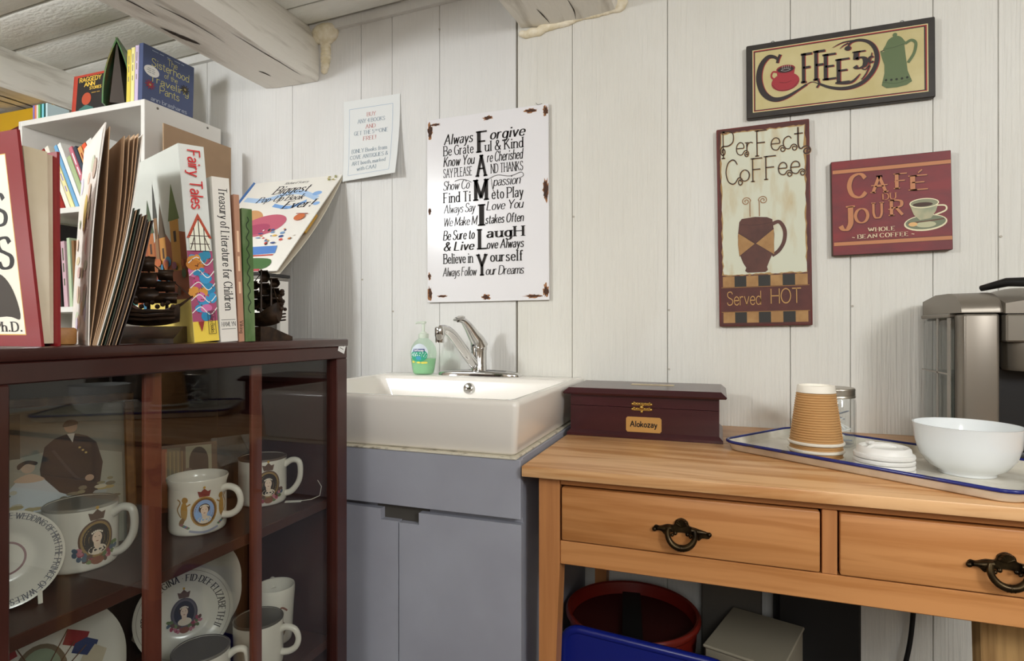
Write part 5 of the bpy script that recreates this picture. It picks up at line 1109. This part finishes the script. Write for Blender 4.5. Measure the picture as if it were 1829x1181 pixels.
def mug(name, label, loc, face, hand, R=.0405, H=.082, flare=.0, hstyle='d', art=None, lip=None, group='commemorative mugs in the display case', taper_=0.0):
    t = thing(name, label, 'mug', loc, (0, 0, 0), group); th = .0028
    R0 = R-taper_
    prof = [(0, .002), (R0-.006, .002), (R0-.005, 0), (R0-.003, 0), (R0-.0008, .003), (R0, .008), (R-taper_*.3, H*.7), (R, H-.012), (R+flare, H-.002), (R+flare-.0008, H), (R+flare-th, H-.0008), (R-th, H-.012), (R0-th, .012), (R0-.012, .006), (0, .005)]
    obj('body', B().lathe(prof, 48), M_CHINA, t, smooth=60)
    if lip: obj('rim_line', B().lathe([(R+flare+.0002, H-.0035), (R+flare+.0005, H-.0012), (R+flare-.0012, H+.0003), (R+flare-.003, H-.0002), (R+flare-.0025, H-.0012)], 48), paint(lip, .3), t, smooth=60)
    pts = {'d': [(R-.002, H*.80), (R+.010, H*.90), (R+.022, H*.88), (R+.026, H*.74), (R+.025, H*.50), (R+.018, H*.32), (R+.008, H*.20), (R-.003, H*.17)], 'o': [(R-.002, H*.74), (R+.008, H*.80), (R+.022, H*.74), (R+.028, H*.56), (R+.024, H*.38), (R+.012, H*.28), (R-.003, H*.27)]}[hstyle]
    P = cr(pts, False, 4); b = B(); b.tube([(p.x*math.cos(hand), p.x*math.sin(hand), p.y) for p in P], [.0048+.001*abs(2*k/(len(P)-1)-1) for k in range(len(P))], 10); obj('handle', b, M_CHINA, t, smooth=60)
    if art:
        A = Art(cyl(R, face), .00003); art(A); A.done('portrait_print', t)
    return t
mug('portrait_mug', 'white mug with brown portrait medallion at the left of the shelf', (-.800, -1.085, SH1), -.18, .42, .0415, .082, lip='8a857a', hstyle='d', art=lambda A: medallion(A, .040, 1.25))
def art_blue(A):
    lions(A, .036, 1.12); medallion(A, .036, 1.12, 'a07a3c', '7f9cc4', '6a4a2a', flowers=False, blue=True)
mug('portrait_mug', 'white mug with blue oval portrait and gilt lions in mid shelf', (-.768, -.930, SH1), -.52, .30, .0405, .083, hstyle='o', art=art_blue, flare=.003)
mug('portrait_mug', 'white mug with brown portrait medallion behind the right glazing bar', (-.778, -.782, SH1), -.60, .42, .0405, .082, lip='5a4a40', art=lambda A: medallion(A, .038, 1.25))
mug('portrait_mug', 'plain white mug at the lower left of the case', (-.79, -1.07, SH2), -.5, .2, .040, .080)
mug('portrait_mug', 'white mug standing left in front of the round lettered saucer', (-.745, -.945, SH2), -.5, .55, .0405, .082, lip='6a655c', hstyle='d')
mug('portrait_mug', 'white mug with lettered inner rim in front of the lettered saucer', (-.735, -.838, SH2), -.6, .35, .0395, .080, lip='4a453c', hstyle='o')
mug('portrait_beaker', 'tall cream beaker with brown flourish at the lower right', (-.765, -.765, SH2), -.75, 2.4, .034, .100, taper_=.005, art=lambda A: [A.line([(-.018, .062), (-.008, .070), (0, .064), (.008, .070), (.018, .062)], .003, '7a4a3a'), A.ell(0, .055, .004, .004, '8a5a4a', n=10), medallion(A, .032, .9, flowers=False)])
def plate(name, label, loc, face, tilt, R, art=None, scallop=0, deep=.010, cat='plate', group='commemorative plates in the display case', rim=None):
    """plate on edge: local disc in x(right)-z(up), front looks -y, then turned"""
    t = thing(name, label, cat, loc, (0, 0, 0), group)
    n = 72; b = B(); prof = [(0, 0), (.45*R, 0), (.55*R, -.001), (.62*R, -.004), (.9*R, -deep), (1.0*R, -deep-.001), (1.0*R, -deep+.002), (.9*R, -deep+.003), (.6*R, .001), (.4*R, .004), (0, .004)]
    M_ = Matrix.Rotation(face, 4, 'Z')@Matrix.Rotation(-tilt, 4, 'X')
    rings = []
    for r_, d_ in prof:
        rings.append([(max(r_, 1e-5)*(1+(scallop*abs(math.sin(4*2*PI*j/n*.5)) if r_ > .8*R else 0))*math.cos(2*PI*j/n), d_, R+max(r_, 1e-5)*(1+(scallop*abs(math.sin(4*2*PI*j/n*.5)) if r_ > .8*R else 0))*math.sin(2*PI*j/n)) for j in range(n)])
    b.loft(rings, M=M_); obj('disc', b, M_CHINA, t, smooth=50)
    if art:
        def mp(x, y, o):
            r_ = math.hypot(x, y)/R; d_ = 0
            for (a0, d0), (a1, d1) in zip(prof[:6], prof[1:6]):
                if a0/R <= r_ <= a1/R and a1 > a0: d_ = d0+(d1-d0)*(r_-a0/R)/((a1-a0)/R); break
            return tuple(M_@Vector((x, d_-.0006-o, R+y)))
        A = Art(mp, .00003); art(A, R); A.done('plate_print', t)
    return t
INK = '2f2a28'
def saucer_art(A, R):
    A.line([(R*.93*math.cos(k*PI/24), R*.93*math.sin(k*PI/24)) for k in range(48)], .0007, '8a857a', closed=True, smooth=False)
    w_, _ = text_polys('REGINA * FID*DEF*ELIZABETH*II', 'serifb'); rr_ = R*.70
    A.text('*DEI*GRATIA*REGINA * FID*DEF*ELIZABETH*II', 0, 0, .0105, 'serifb', INK, arc=(rr_, PI*1.18), x1=rr_*PI*1.36)
    A.text('1977', -.010, -R*.80, .0095, 'serifb', INK, x1=.012); A.line([(.030, -.052), (.036, -.058)], .001, INK, smooth=False); A.line([(.036, -.052), (.030, -.058)], .001, INK, smooth=False)
    medallion(A, .0, 1.25, '4a4448', '2a2a2e', '5a5458')
plate('lettered_saucer', 'round saucer with ring of black capitals and portrait medallion', (-.862, -.872, SH2), math.radians(52), math.radians(14), .076, saucer_art)
def left_art(A, R):
    A.text('TO COMMEMORATE THE WEDDING OF HRH THE PRINCE OF WALES *', 0, 0, .0062, 'serif', '4a4a52', arc=(R*.83, PI*1.0), x1=R*.83*PI*1.5)
    A.line([(R*.33*math.cos(k*PI/24), R*.33*math.sin(k*PI/24)) for k in range(48)], .0022, '8a6a6a', closed=True, smooth=False); A.line([(R*.90*math.cos(k*PI/24), R*.90*math.sin(k*PI/24)) for k in range(48)], .0006, '7a7a80', closed=True, smooth=False)
ls = plate('saucer', 'saucer with lettered border on a clip stand at the left', (-.750, -1.200, SH1), math.radians(62), math.radians(12), .053, left_art)
b = B(); b.tube([(-.03, -.016, 0), (-.03, -.014, .012), (-.03, .02, .010)], .0025, 6); b.tube([(.03, -.016, 0), (.03, -.014, .012), (.03, .02, .010)], .0025, 6); b.box(-.034, .034, .016, .022, 0, .06)
tag(obj('plate_stand', b, paint('cfcabc', .4), loc=(-.755, -1.198, SH1), rot=(0, 0, math.radians(62))), 'small white clip stand under the left saucer', 'stand')
plate('scalloped_platter', 'large cream scalloped platter leaning behind the lettered saucer', (-.905, -.838, SH2), math.radians(50), math.radians(8), .095, None, scallop=.05)
def flag_art(A, R):
    A.ell(0, .0, .030, .038, '6a5a44', n=24); A.ell(0, .0, .024, .032, '7f8a70', n=24)
    for sg in (-1, 1):
        for k in range(3): A.line([(sg*.010*k, -.01), (sg*(.030+.012*k), .050-.012*k)], .0014, '5a3a24', smooth=False); A.poly([(sg*(.030+.012*k), .050-.012*k), (sg*(.055+.010*k), .040-.014*k), (sg*(.048+.010*k), .020-.014*k), (sg*(.024+.010*k), .030-.014*k)], ['8a2a2e', '2f3a60', 'b5a890'][k])
        for k in range(9): A.ell(sg*(.02+.006*k), -.035+.004*math.sin(k*2), .006, .0045, ['5f6a40', '9a3a44', 'a8843a'][k % 3], n=8, rings=1)
    A.line([(-.03, .058), (0, .066), (.03, .058)], .004, '8a4a2a')
plate('flag_plate', 'cream plate with red and blue flags at the lower left', (-.862, -1.098, SH2), math.radians(56), math.radians(10), .098, flag_art, scallop=.02)
# framed photo behind the first mug
M_GILT = mat('gilt_wood', '6a4526', .4, .2, k=1.0, color2='8a6236', scale=(60, 60, 60))
def picture(name, label, loc, face, tilt, W, H, art, frame=None, base='8a8678', cat='picture', thick=.004):
    t = thing(name, label, cat, loc, (0, 0, 0)); M_ = Matrix.Rotation(face, 4, 'Z')@Matrix.Rotation(-tilt, 4, 'X')
    b = B(); b.box(-W/2, W/2, 0, thick, 0, H, M=M_); obj('sheet', b, paint(base, .3), t, smooth=0)
    if frame:
        for nm, q in (('left', (-W/2-frame, -W/2, -frame, H)), ('right', (W/2, W/2+frame, -frame, H)), ('top', (-W/2-frame, W/2+frame, H, H+frame))):
            b = B(); b.box(q[0], q[1], -.006, .010, max(q[2], 0) if nm == 'top' else 0, q[3], r=.002, M=M_); obj('frame_side', b, M_GILT, t)
    A = Art(lambda x, y, o: tuple(M_@Vector((x, -.0006-o, y))), .00004); art(A, W, H); A.done('photo_print', t); return t
def couple(A, W, H):
    A.rect(-W/2, 0, W/2, H, '6f7064'); m0 = A.mp; A.mp = lambda x, y, o: m0(max(min(x*.9+.006, W/2), -W/2), min(H*(.30+.66*y/H), H), o)
    A.rect(-W/2, -H*.45, W/2, 0, '8f8f80')
    A.rect(-W/2, 0, W/2, H, '6f7064'); A.poly([(-W/2, H*.5), (W*.1, H*.62), (W/2, H*.5), (W/2, 0), (-W/2, 0)], '8f8f80'); A.rect(-W/2, H*.55, -W*.2, H, '4a4a3e')
    A.poly([(-.008, H*.02), (-.014, H*.42), (-.008, H*.64), (.004, H*.715), (.018, H*.75), (.032, H*.75), (.046, H*.715), (.058, H*.64), (.066, H*.42), (.058, H*.02)], '221d1c'); A.poly([(.020, H*.755), (.030, H*.755), (.027, H*.66)], 'c9c2b4'); A.ell(.025, H*.825, .0085, .0125, 'a88a72', n=18); A.poly([(.015, H*.83), (.034, H*.85), (.030, H*.895), (.020, H*.895)], '4a3c30', smooth=True)
    A.line([(.002, H*.60), (.030, H*.30), (.044, H*.26)], .004, '3a3436'); [A.ell(.036+.004*k, H*(.60-.03*k), .0018, .0022, 'b09a5a', n=8, rings=1) for k in range(3)]; A.ell(.048, H*.27, .006, .007, 'a88a72', n=12)
    A.poly([(-.064, 0), (-.056, H*.20), (-.040, H*.34), (-.026, H*.38), (-.010, H*.33), (.010, H*.16), (.034, H*.08), (.03, 0)], 'b3b8b8', smooth=False); A.ell(-.028, H*.455, .0085, .012, 'b59c84', n=18); A.poly([(-.039, H*.44), (-.040, H*.49), (-.029, H*.525), (-.017, H*.50), (-.019, H*.47), (-.030, H*.49)], '3a2e26', smooth=True); A.poly([(-.045, H*.33), (-.026, H*.39), (-.008, H*.32), (-.026, H*.30)], 'b59c84', smooth=True)
    r_ = random.Random(2)
    for k in range(26): A.ell(r_.uniform(-W/2+.01, W/2-.01), r_.uniform(.005, H*.25), r_.uniform(.004, .010), r_.uniform(.003, .006), r_.choice(['9a8a5a', '7a7458', 'b0a890', '8f9490', '6a6450']), n=8, rings=1)
picture('framed_photo', 'framed photo of seated woman in pale gown and man in dark uniform', (-.868, -1.085, SH1), math.radians(62), math.radians(9), .185, .205, couple, frame=.013)
def lady(A, W, H):
    A.rect(-W/2, 0, W/2, H, '5f4a36'); A.rect(-W*.06, H*.35, W*.40, H*.96, '8a8268'); A.ell(W*.17, H*.72, W*.17, H*.22, '3f3224', n=20); A.rect(0, H*.30, W*.34, H*.70, '3f3224'); A.rect(-W*.46, H*.35, -W*.15, H*.95, '6f6248'); A.rect(-W*.5, 0, -W*.38, H*.95, '8a4a2c')
    for k in range(5): A.rect(-W*.40+.006*k, H*.42, -W*.39+.006*k, H*.9, 'a08a5a')
    A.ell(W*.24, H*.35, W*.16, H*.14, 'a07a4a', n=18); A.poly([(-W*.22, 0), (-W*.16, H*.28), (-W*.08, H*.42), (.06*W, H*.42), (W*.12, H*.26), (W*.25, 0)], 'cdbca2'); A.ell(-W*.02, H*.52, W*.065, H*.075, 'b5947c', n=16); A.poly([(-W*.09, H*.52), (-W*.08, H*.60), (-W*.02, H*.63), (W*.05, H*.60), (W*.06, H*.54), (-W*.02, H*.575)], '6a5a4a', smooth=True); A.line([(-W*.07, H*.2), (.04*W, H*.38)], .003, '4a5a80', smooth=False)
picture('photo_card', 'small colour photo card of woman in pale gown behind mugs', (-.862, -.862, SH1), math.radians(53), math.radians(10), .088, .112, lady, thick=.0012)
# clear stand with a dark card at the right
t = thing('clear_card_holder', 'clear plastic holder with dark card at the right of the shelf', 'holder', (-.836, -.766, SH1), (0, 0, 0)); M_ = Matrix.Rotation(math.radians(64), 4, 'Z')@Matrix.Rotation(-math.radians(20), 4, 'X')
b = B(); b.box(-.045, .045, 0, .0025, 0, .115, M=M_); b.box(-.045, .045, .006, .0085, 0, .115, M=M_); obj('plastic_sheet', b, M_CLEAR, t, smooth=0)
b = B(); b.box(-.043, .030, .003, .0055, .002, .098, M=M_); obj('card', b, mat('dark_card', '2f2f30', .5, k=1.0, color2='55524e', scale=(60, 60, 60), ramp=(.45, .75)), t, smooth=0)
# price tag on a string
t = thing('string_tag', 'white paper tag on a string beside the right mug', 'tag', (-.722, -.768, SH1+.0006))
obj('tag', B().box(-.014, .014, -.005, .005, 0, .0008), paint('d9d6cc'), t, rot=(0, 0, .5), smooth=0)
obj('string', B().tube(cr3 if False else [(.012, .006, .001), (.026, .016, .002), (.034, .030, .006), (.030, .040, .020), (.020, .042, .030)], .0006, 5), paint('cfcabc'), t)
# ------------------------------------------------------------------ stored under the desk
t = thing('red_bucket', 'round red plastic bucket under the desk behind the blue bin', 'bucket', (-.190, -.250, 0))
RB = .150
obj('shell', B().lathe([(0, 0), (.115, 0), (.118, .005), (RB-.004, .326), (RB, .328), (RB+.004, .334), (RB+.004, .342), (RB, .346), (RB-.006, .344), (RB-.010, .326), (.11, .012), (0, .010)], 48), mat('red_plastic', '6a1a10', .35, k=1.1), t, smooth=50)
obj('lid_disc', B().lathe([(0, .305), (RB-.014, .315), (RB-.013, .318), (0, .311)], 48), mat('dark_red_plastic', '360a08', .5, k=1.0), t, smooth=50)
obj('strap', B().grid(lambda u, v: (-.022+.044*u, -RB+.012+(2*RB-.024)*v, .322+.004*math.sin(PI*v)), 2, 10).grid(lambda u, v: (-.022+.044*u, -RB+.012+(2*RB-.024)*v, .319+.004*math.sin(PI*v)), 2, 10), paint('0c0b0b'), t, fixn=False, rot=(0, 0, .15))
# blue bin
bb = thing('blue_bin', 'blue plastic bin with rounded rim under the left drawer', 'bin', (-.125, -.462, .026), (0, 0, math.radians(2)))
def bin_(b, W0, D0, W1, D1, H, th):
    b.loft([rr(-W0/2, W0/2, -D0/2, D0/2, .03, 0), rr(-W1/2, W1/2, -D1/2, D1/2, .035, H), rr(-W1/2-.010, W1/2+.010, -D1/2-.010, D1/2+.010, .04, H), rr(-W1/2-.012, W1/2+.012, -D1/2-.012, D1/2+.012, .04, H+.008), rr(-W1/2-.008, W1/2+.008, -D1/2-.008, D1/2+.008, .04, H+.014), rr(-W1/2+.004, W1/2-.004, -D1/2+.004, D1/2-.004, .035, H+.012), rr(-W0/2+.006, W0/2-.006, -D0/2+.006, D0/2-.006, .03, .01)]); return b
# the bin lies on its side against the bucket, its open base to the floor, so the side panel looks into the room
M_BLUE = mat('blue_plastic', '141f74', .25, k=1.0)
b = B(); pts = [(-.165, .0), (-.170, .30)]
ro = [(-.172, -.024)]+[(-.172+.035*(1-math.cos(a_)), .322+.035*math.sin(a_)) for a_ in [PI/2*k/6 for k in range(7)]]+[(.172-.062*(1-math.cos(a_)), .290+.062*math.sin(a_)) for a_ in [PI/2*k/8 for k in range(8, -1, -1)]]+[(.172, -.024)]
ro = [(x, z+.012*(-x)/.172) for x, z in ro]
b.prism(ro, -.012, 0, lambda x, z, d_: (x, d_, z)); obj('side_panel', b, M_BLUE, bb, smooth=0)
ed = [(x*1.0, -.006, z) for x, z in ro]; b = B(); b.tube(ed, .009, 8); obj('rim', b, M_BLUE, bb, smooth=60)
b = B(); b.box(-.160, .160, .0, .06, -.025, .0, r=.004); obj('foot', b, M_BLUE, bb)
a = Art(lambda x, z, o: (x, -.0122-o, z)); a.rect(-.075, .20, .06, .308, 'c9c4b8'); a.done('paper_label', bb)
# carton, black box, board, cord
t = thing('cream_carton', 'cream carton with flap under the desk right of the bucket', 'carton', (.075, -.26, 0), (0, 0, math.radians(-18)))
obj('carton_body', B().box(-.075, .075, -.10, .10, 0, .328, r=.003), paint('7d7666', .7), t); obj('lid_flap', B().box(-.078, .078, -.104, .104, .3285, .335, r=.002), paint('857e6d', .7), t)
tag(obj('grey_carton', B().box(-.07, .07, -.035, .035, 0, .37, r=.003).box(-.072, .072, -.037, .037, .37, .375, r=.001), paint('4f4b44', .7), loc=(.03, -.06, 0)), 'grey carton against the wall behind the red bucket', 'carton')
t = thing('black_box', 'tall black storage box under the middle of the desk', 'box', (.215, -.085, 0))
obj('box_body', B().box(-.085, .085, -.06, .06, 0, .50, r=.005), paint('0e0d0d', .6), t); obj('box_lid', B().box(-.088, .088, -.063, .063, .50, .52, r=.004), paint('121111', .6), t)
b = B(); P = cr([(.455, -.012), (.450, -.012), (.438, -.013), (.425, -.020), (.40, -.03), (.385, -.05)], False, 5); zz = [.60, .52, .42, .33, .24, .05]
n = len(P); b.tube([(p.x, p.y, .62-.60*i/(n-1)) for i, p in enumerate(P)], .0055, 8); tag(obj('power_cord', b, paint('0d0c0c', .5), smooth=60), 'black power cord hanging down the wall under the desk', 'cord')
tag(obj('wood_board', B().box(-.048, .048, -.012, .012, 0, .56, r=.002), mat('raw_wood', 'b08c5a', .6, k=1.05, color2='7a5a34', scale=(60, 60, 2.5), ramp=(.4, .65)), loc=(.452, -.47, 0), rot=(0, math.radians(-1.5), .25)), 'raw striped wood board standing under the right drawer', 'board')
